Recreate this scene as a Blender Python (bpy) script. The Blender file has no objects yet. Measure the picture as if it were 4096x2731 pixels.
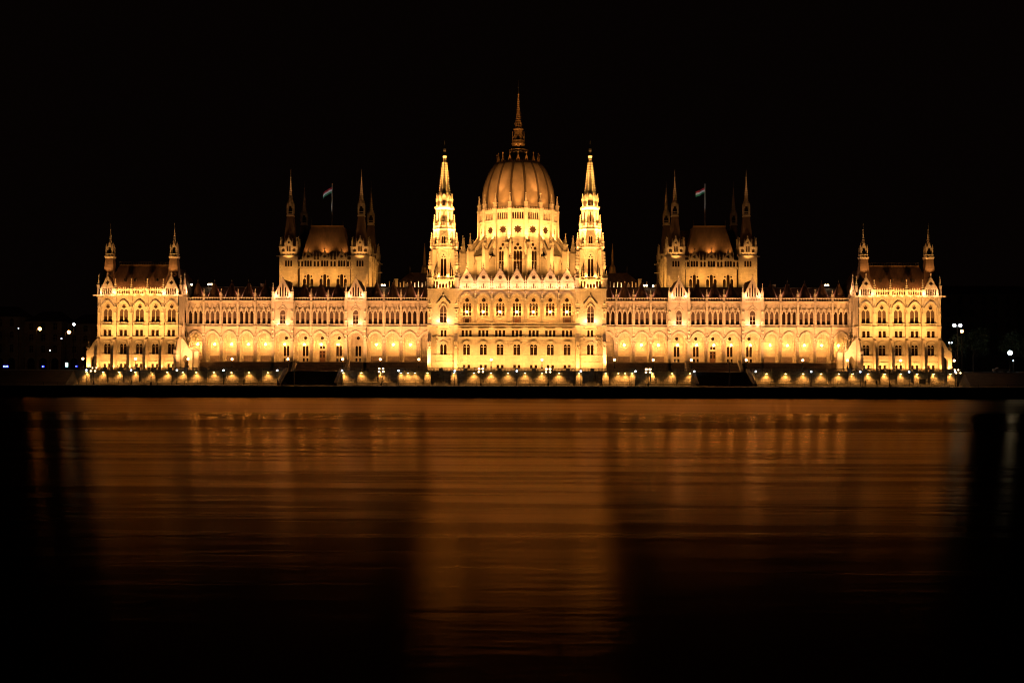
import bpy, math, random
from mathutils import Matrix, Vector
from mathutils.geometry import tessellate_polygon
random.seed(7)
PI = math.pi
sc = bpy.context.scene
COL = sc.collection
R = math.radians

# ------------------------------------------------------------------ materials
MATS = {}
def nmat(name):
    m = bpy.data.materials.new(name); m.use_nodes = True
    nt = m.node_tree; b = nt.nodes['Principled BSDF']
    MATS[name] = m
    return m, nt, b
def plain(name, col, rough=.6, metal=0., noise=0., nscale=1.5):
    m, nt, b = nmat(name)
    b.inputs['Base Color'].default_value = (*col, 1); b.inputs['Roughness'].default_value = rough
    b.inputs['Metallic'].default_value = metal
    if noise:
        tc = nt.nodes.new('ShaderNodeTexCoord'); n = nt.nodes.new('ShaderNodeTexNoise')
        n.inputs['Scale'].default_value = nscale; n.inputs['Detail'].default_value = 6
        nt.links.new(tc.outputs['Object'], n.inputs['Vector'])
        r = nt.nodes.new('ShaderNodeMapRange'); r.inputs['From Min'].default_value = .25; r.inputs['From Max'].default_value = .75
        r.inputs['To Min'].default_value = 1 - noise; r.inputs['To Max'].default_value = 1 + noise
        nt.links.new(n.outputs['Fac'], r.inputs['Value'])
        mx = nt.nodes.new('ShaderNodeMix'); mx.data_type = 'RGBA'; mx.blend_type = 'MULTIPLY'; mx.inputs[0].default_value = 1
        mx.inputs[6].default_value = (*col, 1); nt.links.new(r.outputs[0], mx.inputs[7])
        nt.links.new(mx.outputs[2], b.inputs['Base Color'])
    return m
def stone(name, col, bw=1.5, bh=.62, mortar=.35, var=.16, stain=.3, bump=.25):
    m, nt, b = nmat(name); N = nt.nodes; L = nt.links
    b.inputs['Roughness'].default_value = .85
    tc = N.new('ShaderNodeTexCoord'); sp = N.new('ShaderNodeSeparateXYZ'); L.new(tc.outputs['Object'], sp.inputs[0])
    ad = N.new('ShaderNodeMath'); ad.operation = 'ADD'; L.new(sp.outputs['X'], ad.inputs[0]); L.new(sp.outputs['Y'], ad.inputs[1])
    cb = N.new('ShaderNodeCombineXYZ'); L.new(ad.outputs[0], cb.inputs[0]); L.new(sp.outputs['Z'], cb.inputs[1])
    br = N.new('ShaderNodeTexBrick'); L.new(cb.outputs[0], br.inputs['Vector'])
    br.inputs['Scale'].default_value = 1; br.inputs['Brick Width'].default_value = bw; br.inputs['Row Height'].default_value = bh
    br.inputs['Mortar Size'].default_value = .03; br.inputs['Mortar Smooth'].default_value = .3
    br.inputs['Color1'].default_value = (*[c * (1 + var) for c in col], 1)
    br.inputs['Color2'].default_value = (*[c * (1 - var) for c in col], 1)
    br.inputs['Mortar'].default_value = (*[c * (1 - mortar) for c in col], 1)
    n = N.new('ShaderNodeTexNoise'); n.inputs['Scale'].default_value = .35; n.inputs['Detail'].default_value = 8; n.inputs['Roughness'].default_value = .65
    mp = N.new('ShaderNodeMapping'); mp.inputs['Scale'].default_value = (1, 1, .35); L.new(tc.outputs['Object'], mp.inputs[0]); L.new(mp.outputs[0], n.inputs['Vector'])
    r = N.new('ShaderNodeMapRange'); r.inputs['From Min'].default_value = .3; r.inputs['From Max'].default_value = .7
    r.inputs['To Min'].default_value = 1 - stain; r.inputs['To Max'].default_value = 1.12; L.new(n.outputs['Fac'], r.inputs['Value'])
    mx = N.new('ShaderNodeMix'); mx.data_type = 'RGBA'; mx.blend_type = 'MULTIPLY'; mx.inputs[0].default_value = 1
    L.new(br.outputs['Color'], mx.inputs[6]); L.new(r.outputs[0], mx.inputs[7]); L.new(mx.outputs[2], b.inputs['Base Color'])
    n2 = N.new('ShaderNodeTexNoise'); n2.inputs['Scale'].default_value = 2.2; n2.inputs['Detail'].default_value = 6; L.new(tc.outputs['Object'], n2.inputs['Vector'])
    bp = N.new('ShaderNodeBump'); bp.inputs['Strength'].default_value = bump; bp.inputs['Distance'].default_value = .25
    L.new(n2.outputs['Fac'], bp.inputs['Height']); L.new(bp.outputs[0], b.inputs['Normal'])
    return m
def emit(name, col, s):
    m, nt, b = nmat(name)
    b.inputs['Base Color'].default_value = (.02, .02, .02, 1)
    b.inputs['Emission Color'].default_value = (*col, 1); b.inputs['Emission Strength'].default_value = s
    return m
YEL = (1, .435, .105); ORA = (1, .36, .09); WRM = (1, .46, .22); WHT = (.8, .88, 1)
stone('limestone', (.56, .50, .39), mortar=.2, var=.08, stain=.3)
stone('limestone_carved', (.56, .50, .39), bw=.7, bh=.5, mortar=.3, var=.12, stain=.25, bump=.5)
stone('limestone_rosy', (.54, .46, .35), mortar=.2, var=.08, stain=.25)
stone('granite_blocks', (.34, .29, .22), bw=1.3, bh=.55, mortar=.6, var=.28, stain=.45, bump=.6)
stone('dark_base_stone', (.20, .15, .12), bw=1.2, bh=.5, mortar=.5, var=.2)
stone('facade_plaster', (.22, .18, .12), bw=3, bh=1.2, stain=.35)
stone('roof_slate', (.085, .045, .032), bw=.6, bh=.4, mortar=.5, var=.3, stain=.4, bump=.4)
stone('cone_tiles', (.16, .085, .06), bw=.4, bh=.3, mortar=.3, var=.2, stain=.3, bump=.3)
stone('roof_copper_red', (.14, .09, .06), bw=.9, bh=3, mortar=.35, var=.15, stain=.45, bump=.2)
plain('dome_shell', (.31, .235, .145), .55, 0, .28, .35)
plain('dome_rib', (.07, .05, .03), .5, 0, .2)
plain('gilt_metal', (.30, .2, .09), .45, .6)
plain('window_glass', (.025, .014, .008), .12)
plain('window_blind', (.075, .045, .028), .7, 0, .15)
plain('iron', (.03, .028, .025), .5, .4)
plain('door_wood', (.12, .055, .03), .5, 0, .2, 3)
plain('asphalt', (.045, .042, .04), .85, 0, .3, .6)
plain('paving', (.16, .14, .12), .8, 0, .25, .8)
plain('quay_stone', (.05, .04, .035), .85, 0, .35, .8)
plain('pale_kerb', (.42, .38, .3), .7, 0, .2, 1)
plain('leaf', (.05, .07, .02), .6, 0, .3, 3)
plain('bark', (.06, .045, .03), .9, 0, .3, 3)
plain('car_paint', (.5, .5, .52), .25, .2)
plain('tyre', (.02, .02, .02), .9)
plain('cloth_dark', (.03, .03, .04), .9)
plain('skin', (.45, .28, .2), .6)
plain('hair', (.03, .02, .015), .8)
plain('flag_red', (.5, .03, .04), .8); plain('flag_white', (.75, .75, .75), .8); plain('flag_green', (.02, .22, .1), .8)
emit('globe_warm', (1, .5, .18), 15)
emit('globe_small', (1, .6, .25), 8)
emit('lantern_glow', (1, .42, .10), 230)
emit('led_white', (.72, .85, 1), 5)
emit('downlight_glow', (1, .62, .16), 22)
emit('flood_glow', (1, .75, .4), 12)
emit('sodium_glow', (1, .4, .09), 22)
emit('white_glow', (.8, .9, 1), 10)
emit('blue_sign', (.01, .02, 1), 1.1); emit('sign_mark', (.6, .75, 1), 2.2); emit('green_sign', (.5, 1, .85), 2.2)
emit('window_lit', (1, .7, .35), .5)
# water: black river, long soft ripples, a glassy strip below the far quay and a band of painted-in darker reflection before it
def water():
    m, nt, b = nmat('river_water'); N = nt.nodes; L = nt.links
    
    tc = N.new('ShaderNodeTexCoord')
    def noise(sx, sy, sz, det, dist=0.):
        mp = N.new('ShaderNodeMapping'); mp.inputs['Scale'].default_value = (sx, sy, sz); L.new(tc.outputs['Object'], mp.inputs[0])
        n = N.new('ShaderNodeTexNoise'); n.inputs['Scale'].default_value = 1; n.inputs['Detail'].default_value = det
        n.inputs['Distortion'].default_value = dist; L.new(mp.outputs[0], n.inputs['Vector']); return n
    n1 = noise(.05, .35, 1, 4, .2); n2 = noise(.22, 1.3, 1, 4, .1); n3 = noise(.006, .03, 1, 2)
    def math_(op, a, bb):
        q = N.new('ShaderNodeMath'); q.operation = op
        for i, v in enumerate((a, bb)):
            if isinstance(v, (int, float)): q.inputs[i].default_value = v
            else: L.new(v, q.inputs[i])
        return q.outputs[0]
    h = math_('ADD', math_('MULTIPLY', n1.outputs['Fac'], 1.2), math_('MULTIPLY', n2.outputs['Fac'], .45))
    bp = N.new('ShaderNodeBump'); bp.inputs['Strength'].default_value = WBUMP; bp.inputs['Distance'].default_value = 1
    L.new(h, bp.inputs['Height'])
    r = N.new('ShaderNodeMapRange'); r.inputs['From Min'].default_value = .3; r.inputs['From Max'].default_value = .7
    r.inputs['To Min'].default_value = WROUGH[0]; r.inputs['To Max'].default_value = WROUGH[1]; L.new(n3.outputs['Fac'], r.inputs['Value'])
    # band across the river, its dimmer reflection painted into the gloss colour
    sp = N.new('ShaderNodeSeparateXYZ'); L.new(tc.outputs['Object'], sp.inputs[0])
    n4 = noise(.008, .08, 1, 4)
    yy = math_('ADD', sp.outputs['Y'], math_('MULTIPLY', n4.outputs['Fac'], 14))
    d = math_('ABSOLUTE', math_('ADD', yy, 188), 0)
    band = N.new('ShaderNodeMapRange'); band.interpolation_type = 'SMOOTHSTEP'; L.new(d, band.inputs['Value'])
    band.inputs['From Min'].default_value = 2; band.inputs['From Max'].default_value = 20; band.inputs['To Min'].default_value = 1; band.inputs['To Max'].default_value = 0
    far = N.new('ShaderNodeMapRange'); far.interpolation_type = 'SMOOTHSTEP'; L.new(yy, far.inputs['Value']); far.inputs['From Min'].default_value = -165; far.inputs['From Max'].default_value = -120
    far.inputs['To Min'].default_value = 0; far.inputs['To Max'].default_value = .17
    rough = math_('ADD', math_('ADD', r.outputs[0], far.outputs[0]), math_('MULTIPLY', band.outputs[0], .03))
    gl = N.new('ShaderNodeBsdfGlossy'); gl.distribution = 'BECKMANN'; gl.inputs['Anisotropy'].default_value = -.42
    tg = N.new('ShaderNodeCombineXYZ'); tg.inputs[0].default_value = 1; L.new(tg.outputs[0], gl.inputs['Tangent'])
    bc = N.new('ShaderNodeMix'); bc.data_type = 'RGBA'; n5 = noise(.014, .24, 1, 6, .4); pr = N.new('ShaderNodeMapRange'); pr.interpolation_type = 'SMOOTHSTEP'; L.new(n5.outputs['Fac'], pr.inputs['Value'])
    pr.inputs['From Min'].default_value = .38; pr.inputs['From Max'].default_value = .66; pr.inputs['To Min'].default_value = 0; pr.inputs['To Max'].default_value = .68  # streaks of dimmer reflection, also painted into the gloss colour
    L.new(math_('MINIMUM', math_('ADD', math_('MULTIPLY', band.outputs[0], .8), pr.outputs[0]), 1.0), bc.inputs[0]); bc.inputs[6].default_value = (.165, .103, .046, 1); bc.inputs[7].default_value = (.045, .028, .013, 1); L.new(bc.outputs[2], gl.inputs['Color'])
    L.new(rough, gl.inputs['Roughness']); L.new(bp.outputs[0], gl.inputs['Normal'])
    df = N.new('ShaderNodeBsdfDiffuse'); df.inputs['Color'].default_value = (.012, .008, .005, 1)
    fr = N.new('ShaderNodeFresnel'); fr.inputs['IOR'].default_value = 1.33; L.new(bp.outputs[0], fr.inputs['Normal'])
    mx = N.new('ShaderNodeMixShader'); L.new(fr.outputs[0], mx.inputs[0]); L.new(df.outputs[0], mx.inputs[1])
    g2 = N.new('ShaderNodeBsdfGlossy'); g2.distribution = 'BECKMANN'; g2.inputs['Roughness'].default_value = .36; g2.inputs['Color'].default_value = (.2, .11, .045, 1)
    mg = N.new('ShaderNodeMixShader'); mg.inputs[0].default_value = .12; L.new(gl.outputs[0], mg.inputs[1]); L.new(g2.outputs[0], mg.inputs[2]); L.new(mg.outputs[0], mx.inputs[2])
    L.new(mx.outputs[0], N['Material Output'].inputs['Surface']); N.remove(b)
WBUMP = .03; WROUGH = (.175, .215)
water()

# ------------------------------------------------------------------ mesh builder
class MB:
    def __init__(s): s.v = []; s.f = []; s.m = []; s.ms = []; s.T = Matrix(); s.mat('limestone')
    def mat(s, n):
        if n not in s.ms: s.ms.append(n)
        s.i = s.ms.index(n); return s
    def add(s, vs, fs):
        o = len(s.v); T = s.T
        s.v += [tuple(T @ Vector(p)) for p in vs]
        for f in fs: s.f.append([o + k for k in f]); s.m.append(s.i)
    def box(s, x0, x1, y0, y1, z0, z1, bx=0, by=0):   # bx,by: taper of the top
        s.add([(x0, y0, z0), (x1, y0, z0), (x1, y1, z0), (x0, y1, z0),
               (x0 + bx, y0 + by, z1), (x1 - bx, y0 + by, z1), (x1 - bx, y1 - by, z1), (x0 + bx, y1 - by, z1)],
              [(0, 3, 2, 1), (4, 5, 6, 7), (0, 1, 5, 4), (1, 2, 6, 5), (2, 3, 7, 6), (3, 0, 4, 7)])
    def cbox(s, x, y, w, d, z0, z1, bx=0, by=0): s.box(x - w / 2, x + w / 2, y - d / 2, y + d / 2, z0, z1, bx, by)
    def panel(s, outer, holes, y, d, back=False):     # polygon in x,z with holes, front at y, thickness d
        holes = [grow(h) for h in holes]; loops = [outer] + holes
        tri = tessellate_polygon([[Vector((a, b, 0)) for a, b in l] for l in loops])
        P = [p for l in loops for p in l]; n = len(P)
        fs = []
        for t in tri:
            a, b, c = (P[k] for k in t)
            ar = (b[0] - a[0]) * (c[1] - a[1]) - (b[1] - a[1]) * (c[0] - a[0])
            t = tuple(t) if ar > 0 else tuple(reversed(t))
            fs.append(t)
            if back: fs.append(tuple(n + k for k in reversed(t)))
        o = 0
        for l in loops:
            k = len(l)
            for i in range(k): j = (i + 1) % k; fs.append((o + i, n + o + i, n + o + j, o + j))
            o += k
        s.add([(a, y, b) for a, b in P] + [(a, y + d, b) for a, b in P], fs)
    def prism_x(s, poly, x0, x1):                     # polygon in y,z extruded along x
        n = len(poly)
        s.add([(x0, a, b) for a, b in poly] + [(x1, a, b) for a, b in poly],
              [tuple(range(n)), tuple(range(2 * n - 1, n - 1, -1))] + [(i, n + i, n + (i + 1) % n, (i + 1) % n) for i in range(n)])
    def prism_y(s, poly, y0, y1):
        n = len(poly)
        s.add([(a, y0, b) for a, b in poly] + [(a, y1, b) for a, b in poly],
              [tuple(range(n)), tuple(range(2 * n - 1, n - 1, -1))] + [(i, n + i, n + (i + 1) % n, (i + 1) % n) for i in range(n)])
    def lathe(s, prof, n, x=0, y=0, z=0, rot=0., cap=True):
        vs = []; fs = []
        for r, h in prof:
            for k in range(n):
                a = rot + 2 * PI * k / n; vs.append((x + r * math.sin(a), y - r * math.cos(a), z + h))
        for i in range(len(prof) - 1):
            for k in range(n):
                j = (k + 1) % n; fs.append((i * n + k, i * n + j, (i + 1) * n + j, (i + 1) * n + k))
        if cap: fs.append(tuple(range(n - 1, -1, -1))); fs.append(tuple(range((len(prof) - 1) * n, len(prof) * n)))
        s.add(vs, fs)
    def octa(s, x, y, z, r, h=None):
        h = h or r
        s.add([(x - r, y, z), (x, y - r, z), (x + r, y, z), (x, y + r, z), (x, y, z - h), (x, y, z + h)],
              [(0, 1, 5), (1, 2, 5), (2, 3, 5), (3, 0, 5), (1, 0, 4), (2, 1, 4), (3, 2, 4), (0, 3, 4)])
    def band(s, inner, outer, y, d):                  # moulding between two open paths
        n = len(inner)
        vs = [(a, y, b) for a, b in inner] + [(a, y, b) for a, b in outer] + [(a, y + d, b) for a, b in inner] + [(a, y + d, b) for a, b in outer]
        fs = []
        for i in range(n - 1):
            fs += [(i, i + 1, n + i + 1, n + i), (i, 2 * n + i, 2 * n + i + 1, i + 1), (n + i, n + i + 1, 3 * n + i + 1, 3 * n + i)]
        s.add(vs, fs)
    def bar(s, p, q, w, d=None):
        d = d or w; p = Vector(p); q = Vector(q); z = (q - p).normalized()
        x = z.cross(Vector((0, 1, 0))); x = x.normalized() if x.length > 1e-4 else Vector((1, 0, 0)); y = z.cross(x)
        vs = [tuple(c + x * (w / 2 * i) + y * (d / 2 * j)) for c in (p, q) for i, j in ((-1, -1), (1, -1), (1, 1), (-1, 1))]
        s.add(vs, [(0, 3, 2, 1), (4, 5, 6, 7), (0, 1, 5, 4), (1, 2, 6, 5), (2, 3, 7, 6), (3, 0, 4, 7)])
    def pin(s, x, y, z, w, h, lv=4):                  # gothic pinnacle: shaft, collar, crocketed point
        hs = h * .36
        s.cbox(x, y, w, w, z, z + hs)
        s.cbox(x, y, w * 1.35, w * 1.35, z + hs - .12, z + hs + .1)
        p = []
        for k in range(lv):
            t = k / lv; r = w * .66 * (1 - t); hh = hs + .1 + (h * .92 - hs) * t; st = (h * .92 - hs) / lv
            p += [(r * .78, hh), (r * .66, hh + st * .55), (r * 1.0, hh + st * .8)]
        p += [(w * .12, h * .92), (w * .3, h * .96), (w * .05, h)]
        s.lathe(p, 4, x, y, z, PI / 4)
    def crockets(s, x0, z0, x1, z1, n, y, r=.24):
        for k in range(n):
            t = (k + .5) / n; s.octa(x0 + (x1 - x0) * t, y, z0 + (z1 - z0) * t, r)
    def finial(s, x, y, z, h):
        s.lathe([(.1, 0), (.12, h * .35), (.3, h * .45), (.12, h * .6), (.22, h * .75), (.03, h)], 6, x, y, z)
    def build(s, name, parent=None, loc=(0, 0, 0), smooth=False):
        me = bpy.data.meshes.new(name); me.from_pydata(s.v, [], s.f)
        for n in s.ms: me.materials.append(MATS[n])
        me.polygons.foreach_set('material_index', s.m)
        if smooth: me.polygons.foreach_set('use_smooth', [True] * len(s.f))
        me.update()
        o = bpy.data.objects.new(name, me); COL.objects.link(o); o.location = loc; o.parent = parent
        return o
def arch(xc, hw, z0, zs, zt, n=5):
    h = zt - zs; top = []
    if h >= hw * 1.001:
        rr = (hw * hw + h * h) / (2 * hw); am = math.asin(min(1, h / rr))
        right = [(xc + hw - rr + rr * math.cos(am * k / n), zs + rr * math.sin(am * k / n)) for k in range(n + 1)]
    else:
        right = [(xc + hw * math.cos(PI / 2 * k / n), zs + h * math.sin(PI / 2 * k / n)) for k in range(n + 1)]
    right[-1] = (xc, zt)
    left = [(2 * xc - a, b) for a, b in reversed(right[:-1])]
    return [(xc - hw, z0), (xc + hw, z0)] + right + left if z0 < zs - 1e-6 else right + left
def apath(xc, hw, zs, zt, n=6): return arch(xc, hw, zs, zs, zt, n)
def grow(h, g=.07):
    xs = [a for a, b in h]; zs = [b for a, b in h]; w = (max(xs) - min(xs)) / 2; d = (max(zs) - min(zs)) / 2
    if w > 1.3: return h
    gx = min(g, .28 * w); cx = (max(xs) + min(xs)) / 2; cz = (max(zs) + min(zs)) / 2
    return [(cx + (a - cx) * (1 + gx / w), cz + (b - cz) * (1 + gx / d)) for a, b in h]
def rect(x0, x1, z0, z1): return [(x0, z0), (x1, z0), (x1, z1), (x0, z1)]
def circ(x, z, r, n=12): return [(x + r * math.cos(2 * PI * k / n), z + r * math.sin(2 * PI * k / n)) for k in range(n)]
def lobes(x, z, r, k, n=24, a=.22): return [(x + r * (1 + a * math.cos(k * t)) * math.cos(t), z + r * (1 + a * math.cos(k * t)) * math.sin(t)) for t in [2 * PI * i / n for i in range(n)]]
def copy_obj(o, parent, loc=None):
    c = o.copy(); COL.objects.link(c); c.parent = parent
    if loc is not None: c.location = loc
    for ch in list(o.children): copy_obj(ch, c)
    return c
def empty(name, loc=(0, 0, 0), parent=None):
    e = bpy.data.objects.new(name, None); COL.objects.link(e); e.location = loc; e.parent = parent; e.empty_display_size = .5; return e
def tag(o, label=None, cat=None, group=None, kind=None):
    if label: o['label'] = label
    if cat: o['category'] = cat
    if group: o['group'] = group
    if kind: o['kind'] = kind
    return o
def glaze(holes, y, blind=None, bars=None, name='window', parent=None, loc=(0, 0, 0), depth=.06):
    m = MB(); m.mat('window_glass')
    for h in [grow(q) for q in holes]:
        cx = sum(a for a, b in h) / len(h); cz = sum(b for a, b in h) / len(h)
        m.panel([(cx + (a - cx) * 1.06, cz + (b - cz) * 1.03) for a, b in h], [], y, depth, True)
        if blind:
            m.mat('window_blind'); xs = [a for a, b in h]; zs = [b for a, b in h]
            z1 = max(zs); z0 = z1 - (z1 - min(zs)) * blind * random.uniform(.85, 1.1)
            up = [(a, max(b, z0)) for a, b in h if b >= z0 - 1e-6 or True]
            q = [(min(xs) + .03, z0), (max(xs) - .03, z0)] + [(a, b) for a, b in h if b > z0 + .05]
            if len(q) > 2: m.panel(q, [], y - .02, .015)
            m.mat('window_glass')
    m.mat('limestone_carved')
    for b in bars or []: m.box(b[0], b[1], y - .1, y - .02, b[2], b[3])
    return m.build(name, parent, loc)
LIGHTS = []
def lamp(kind, x, y, z, W, col, tgt=None, ang=90, blend=.6, rad=.25):
    d = bpy.data.lights.new(kind.lower() + '_lamp', kind); d.energy = W; d.color = col; d.shadow_soft_size = rad
    o = bpy.data.objects.new('floodlight_beam', d); COL.objects.link(o); o.location = (x, y, z)
    if kind == 'SPOT':
        d.spot_size = R(ang); d.spot_blend = blend
        o.rotation_euler = (Vector(tgt) - Vector((x, y, z))).to_track_quat('-Z', 'Y').to_euler()
    LIGHTS.append(o); return o
def both(kind, x, *a, tgt=None, **k):
    lamp(kind, x, *a, tgt=tgt, **k)
    lamp(kind, -x, *a, tgt=(-tgt[0], tgt[1], tgt[2]) if tgt else None, **k)

pal = empty('parliament_building', (0, 0, 0))
tag(pal, 'long floodlit neo-gothic palace with central dome and many spires behind the river terrace', 'parliament building')
FL = 7.4
Y1 = -8.5

# ------------------------------------------------------------------ end pavilions
def pavilion():
    m = MB(); X0, X1 = -127.1, -102.2
    C = [-124.07 + 4.85 * k for k in range(5)]; H = 2.425
    m.mat('limestone')
    m.box(X0 + .1, X1 - .1, Y1 + .85, 24, FL - .4, 30.2)
    m.mat('window_glass'); m.box(X0 + .3, X1 - .3, Y1 + .75, Y1 + .8, FL, 30); m.mat('limestone')
    for x0, x1 in ((X0, C[0] - H), (C[4] + H, X1)): 
        if x1 - x0 > .02: m.box(x0, x1, Y1, Y1 + .8, FL - .3, 30.2)
    lowh = [arch(-.53, .41, 12.34, 14.9, 15.41), arch(.53, .41, 12.34, 14.9, 15.41)]
    midh = [rect(-1.08, -.28, 17.8, 19.63), rect(.26, 1.06, 17.8, 19.63)]
    bash = [rect(-1.02, -.4, 8.2, 9.35), rect(.34, .94, 8.2, 9.35)]
    uph = [arch(-.64, .52, 22.07, 25.1, 25.92), arch(.64, .52, 22.07, 25.1, 25.92), circ(0, 26.89, .6, 16)]
    sh = lambda hs, c: [[(a + c, b) for a, b in h] for h in hs]
    wins = []
    for k, c in enumerate(C):
        m.mat('limestone')
        big = arch(c, 1.85, 22.0, 25.7, 28.4, 7)
        m.panel(rect(c - H, c + H, FL - .3, 21.1), sh(lowh + midh + bash, c), Y1, .55)
        m.panel(rect(c - H, c + H, 21.1, 30.2), [big], Y1, .35)
        m.panel(rect(c - H + .1, c + H - .1, 21.3, 29.4), sh(uph, c), Y1 + .352, .35)
        m.mat('limestone_carved')
        m.band(apath(c, 1.85, 25.7, 28.4), apath(c, 2.08, 25.7, 28.7), Y1 - .42, .42)
        m.band(apath(c, 1.2, 15.3, 16.35), apath(c, 1.42, 15.3, 16.6), Y1 - .4, .4)
        m.band(apath(c, .62, 26.3, 27.5, 5), apath(c, .74, 26.3, 27.65, 5), Y1 + .25, .1)
        m.box(c - 1.25, c + 1.25, Y1 - .12, Y1, 19.8, 20.05)                       # lintel
        m.box(c - .12, c + .12, Y1 + .2, Y1 + .36, 22, 25.3)
        m.box(c - 1.4, c + 1.4, Y1 - .35, Y1, 21.78, 21.95)                        # balcony rail
        m.box(c - 1.5, c + 1.5, Y1 - .6, Y1, 21.08, 21.25)
        for q in range(9): m.box(c - 1.36 + q * .34, c - 1.24 + q * .34, Y1 - .3, Y1 - .16, 21.25, 21.78)
        m.box(c - H, c + H, Y1 - .22, Y1, 20.86, 21.08)
        m.box(c - H, c + H, Y1 - .5, Y1, 17.42, 17.66)
        m.box(c - 1.6, c + 1.6, Y1 - .3, Y1, 12.1, 12.3)
        m.box(c - H, c + H, Y1 - .25, Y1, 10.08, 10.26)
        for q in range(7): m.box(c - H + .15 + q * .7, c - H + .42 + q * .7, Y1 - .22, Y1, 29.1, 29.6)
    for k in range(6):                                                             # piers with canopies
        x = C[0] - H + 4.85 * k; x = min(max(x, X0 + .4), X1 - .4)
        m.mat('limestone'); m.box(x - .4, x + .4, Y1 - .5, Y1, 17.66, 30.2)
        m.mat('limestone_carved')
        m.lathe([(.2, 0), (.42, .5), (.28, .7), (.3, 1.9), (.45, 2.2), (.1, 3.2)], 6, x, Y1 - .62, 24.4)
        m.cbox(x, Y1 - .3, 1.0, .8, 20.9, 21.2)
    m.mat('limestone_carved'); m.box(X0 - .25, X1 + .25, Y1 - .7, Y1 + .2, 29.85, 30.3)
    m.box(X0 - .18, X1 + .18, Y1 - .45, Y1 + .2, 29.62, 29.85)
    for x, s in ((X0, -1), (X1, 1)): m.bar((x, Y1 - .3, 30.1), (x + s * 1.2, Y1 - .9, 30.05), .32)
    # flank walls with windows drawn in stone, buttress piers
    for s, xx in ((-1, X0), (1, X1)):
        m.mat('limestone')
        for yy in (-5, 0, 5, 10, 15, 20):
            if s > 0 and yy > -2: continue
            m.box(xx - .1 if s > 0 else xx - .5, xx + .5 if s > 0 else xx + .1, yy - .45, yy + .45, FL, 30.2)
        m.mat('window_glass')
        for yy in (-2.4, 2.5, 7.5, 12.5, 17.5):
            if s > 0 and yy > -2: continue
            for z0, z1 in ((22, 25.8), (17.8, 19.6), (12.3, 15.4)):
                m.box(xx - .04, xx + .04 , yy - .9, yy - .15, z0, z1); m.box(xx - .04, xx + .04, yy + .15, yy + .9, z0, z1)
        m.mat('limestone_carved')
        for z in (17.5, 20.95, 30.0): m.box(min(xx, xx + s * .3), max(xx, xx + s * .3), Y1, 24 if s < 0 else 0, z - .15, z + .15)
    m.mat('iron'); m.cbox(X1 - .12, Y1 - .62, .2, .2, FL, 30)                      # drain pipe
    body = m.build('end_pavilion', pal)
    for k, c in enumerate(C):
        glaze(uph, Y1 + .6, blind=.62, parent=body, loc=(c, 0, 0))
        glaze(midh, Y1 + .4, parent=body, loc=(c, 0, 0))
        glaze(lowh, Y1 + .4, bars=[(-.8, -.08, 14.6, 14.72), (.08, .8, 14.6, 14.72)], parent=body, loc=(c, 0, 0))
        [glaze([b_], Y1 + .4, name='basement_window', parent=body, loc=(c, 0, 0)) for b_ in bash]
    # buttresses
    m = MB(); m.mat('limestone_rosy')
    m.prism_x([(Y1 - .01, 17.3), (-10.0, 16.7), (-11.5, 13.7), (-11.5, FL - .3), (Y1 - .01, FL - .3)], -.43, .43)
    m.mat('limestone_carved'); m.cbox(0, -11.1, 1.0, 1.0, 13.3, 13.6); m.lathe([(.5, 0), (.35, .5), (.45, .8), (.1, 2.2)], 4, 0, -10.9, 13.6, PI / 4)
    m.cbox(0, -9.9, 1.0, 3.4, 12.1, 12.3)
    b = m.build('buttress', body, (C[0] - H - .1, 0, 0))
    for k in range(1, 6): copy_obj(b, body, (min(C[0] - H + 4.85 * k, X1 - .4), 0, 0))
    # flying side buttresses with arch
    for s, xx, ys in ((-1, X0, (-7.2, 3, 13)), (1, X1, (-6,))):
        for yy in ys:
            m = MB(); m.mat('limestone')
            p = [(0, FL - .3), (3.5, FL - .3), (3.5, 13.2), (2.4, 14.2), (1.0, 16.6), (0, 17.3)]
            hole = arch(1.35, .85, FL - .2, 10.5, 12.1)
            if s < 0: p = [(-a, b) for a, b in reversed(p)]; hole = [(-a, b) for a, b in reversed(hole)]
            m.panel(p, [hole], -.6, 1.2, True)
            m.mat('limestone_carved'); m.pin(s * 3.1, 0, 13.1, .7, 3.2)
            m.build('side_buttress', body, (xx, yy, 0))
    # roof balustrade
    m = MB()
    for k in (1, 2, 3):
        c = C[k]; holes = [arch(c - 1.75 + q * .7, .21, 30.6, 31.3, 31.62, 3) for q in range(6)]
        m.mat('limestone_carved'); m.panel(rect(c - H, c + H, 30.3, 31.9), holes, Y1 - .35, .35, True)
        for q in range(7):
            x = c - 2.1 + q * .7; m.add([(x - .26, Y1 - .35, 31.9), (x + .26, Y1 - .35, 31.9), (x, Y1 - .35, 32.7), (x - .26, Y1, 31.9), (x + .26, Y1, 31.9), (x, Y1, 32.7)], [(0, 1, 2), (5, 4, 3), (0, 2, 5, 3), (1, 4, 5, 2)])
    m.build('roof_balustrade', body); m = MB(); m.mat('limestone_carved')
    for s, xx in ((-1, X0 + .3),):
        m.T = Matrix.Translation((xx, 0, 0)) @ Matrix.Rotation(PI / 2, 4, 'Z')
        for c in range(-3, 22, 5): m.panel(rect(c - 2.5, c + 2.5, 30.3, 32.3), [arch(c - 1.75 + q * .7, .21, 30.6, 31.3, 31.62, 3) for q in range(6)], 0, .3, True)
        m.T = Matrix()
    m.build('side_balustrade', body)
    m = MB(); m.mat('limestone_carved'); m.pin(0, Y1 - .25, 30.3, .75, 4.9)
    b = m.build('pinnacle', body, (C[0] + H, 0, 0))
    for k in (1, 2, 3): copy_obj(b, body, (C[k] + H, 0, 0))
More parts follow.
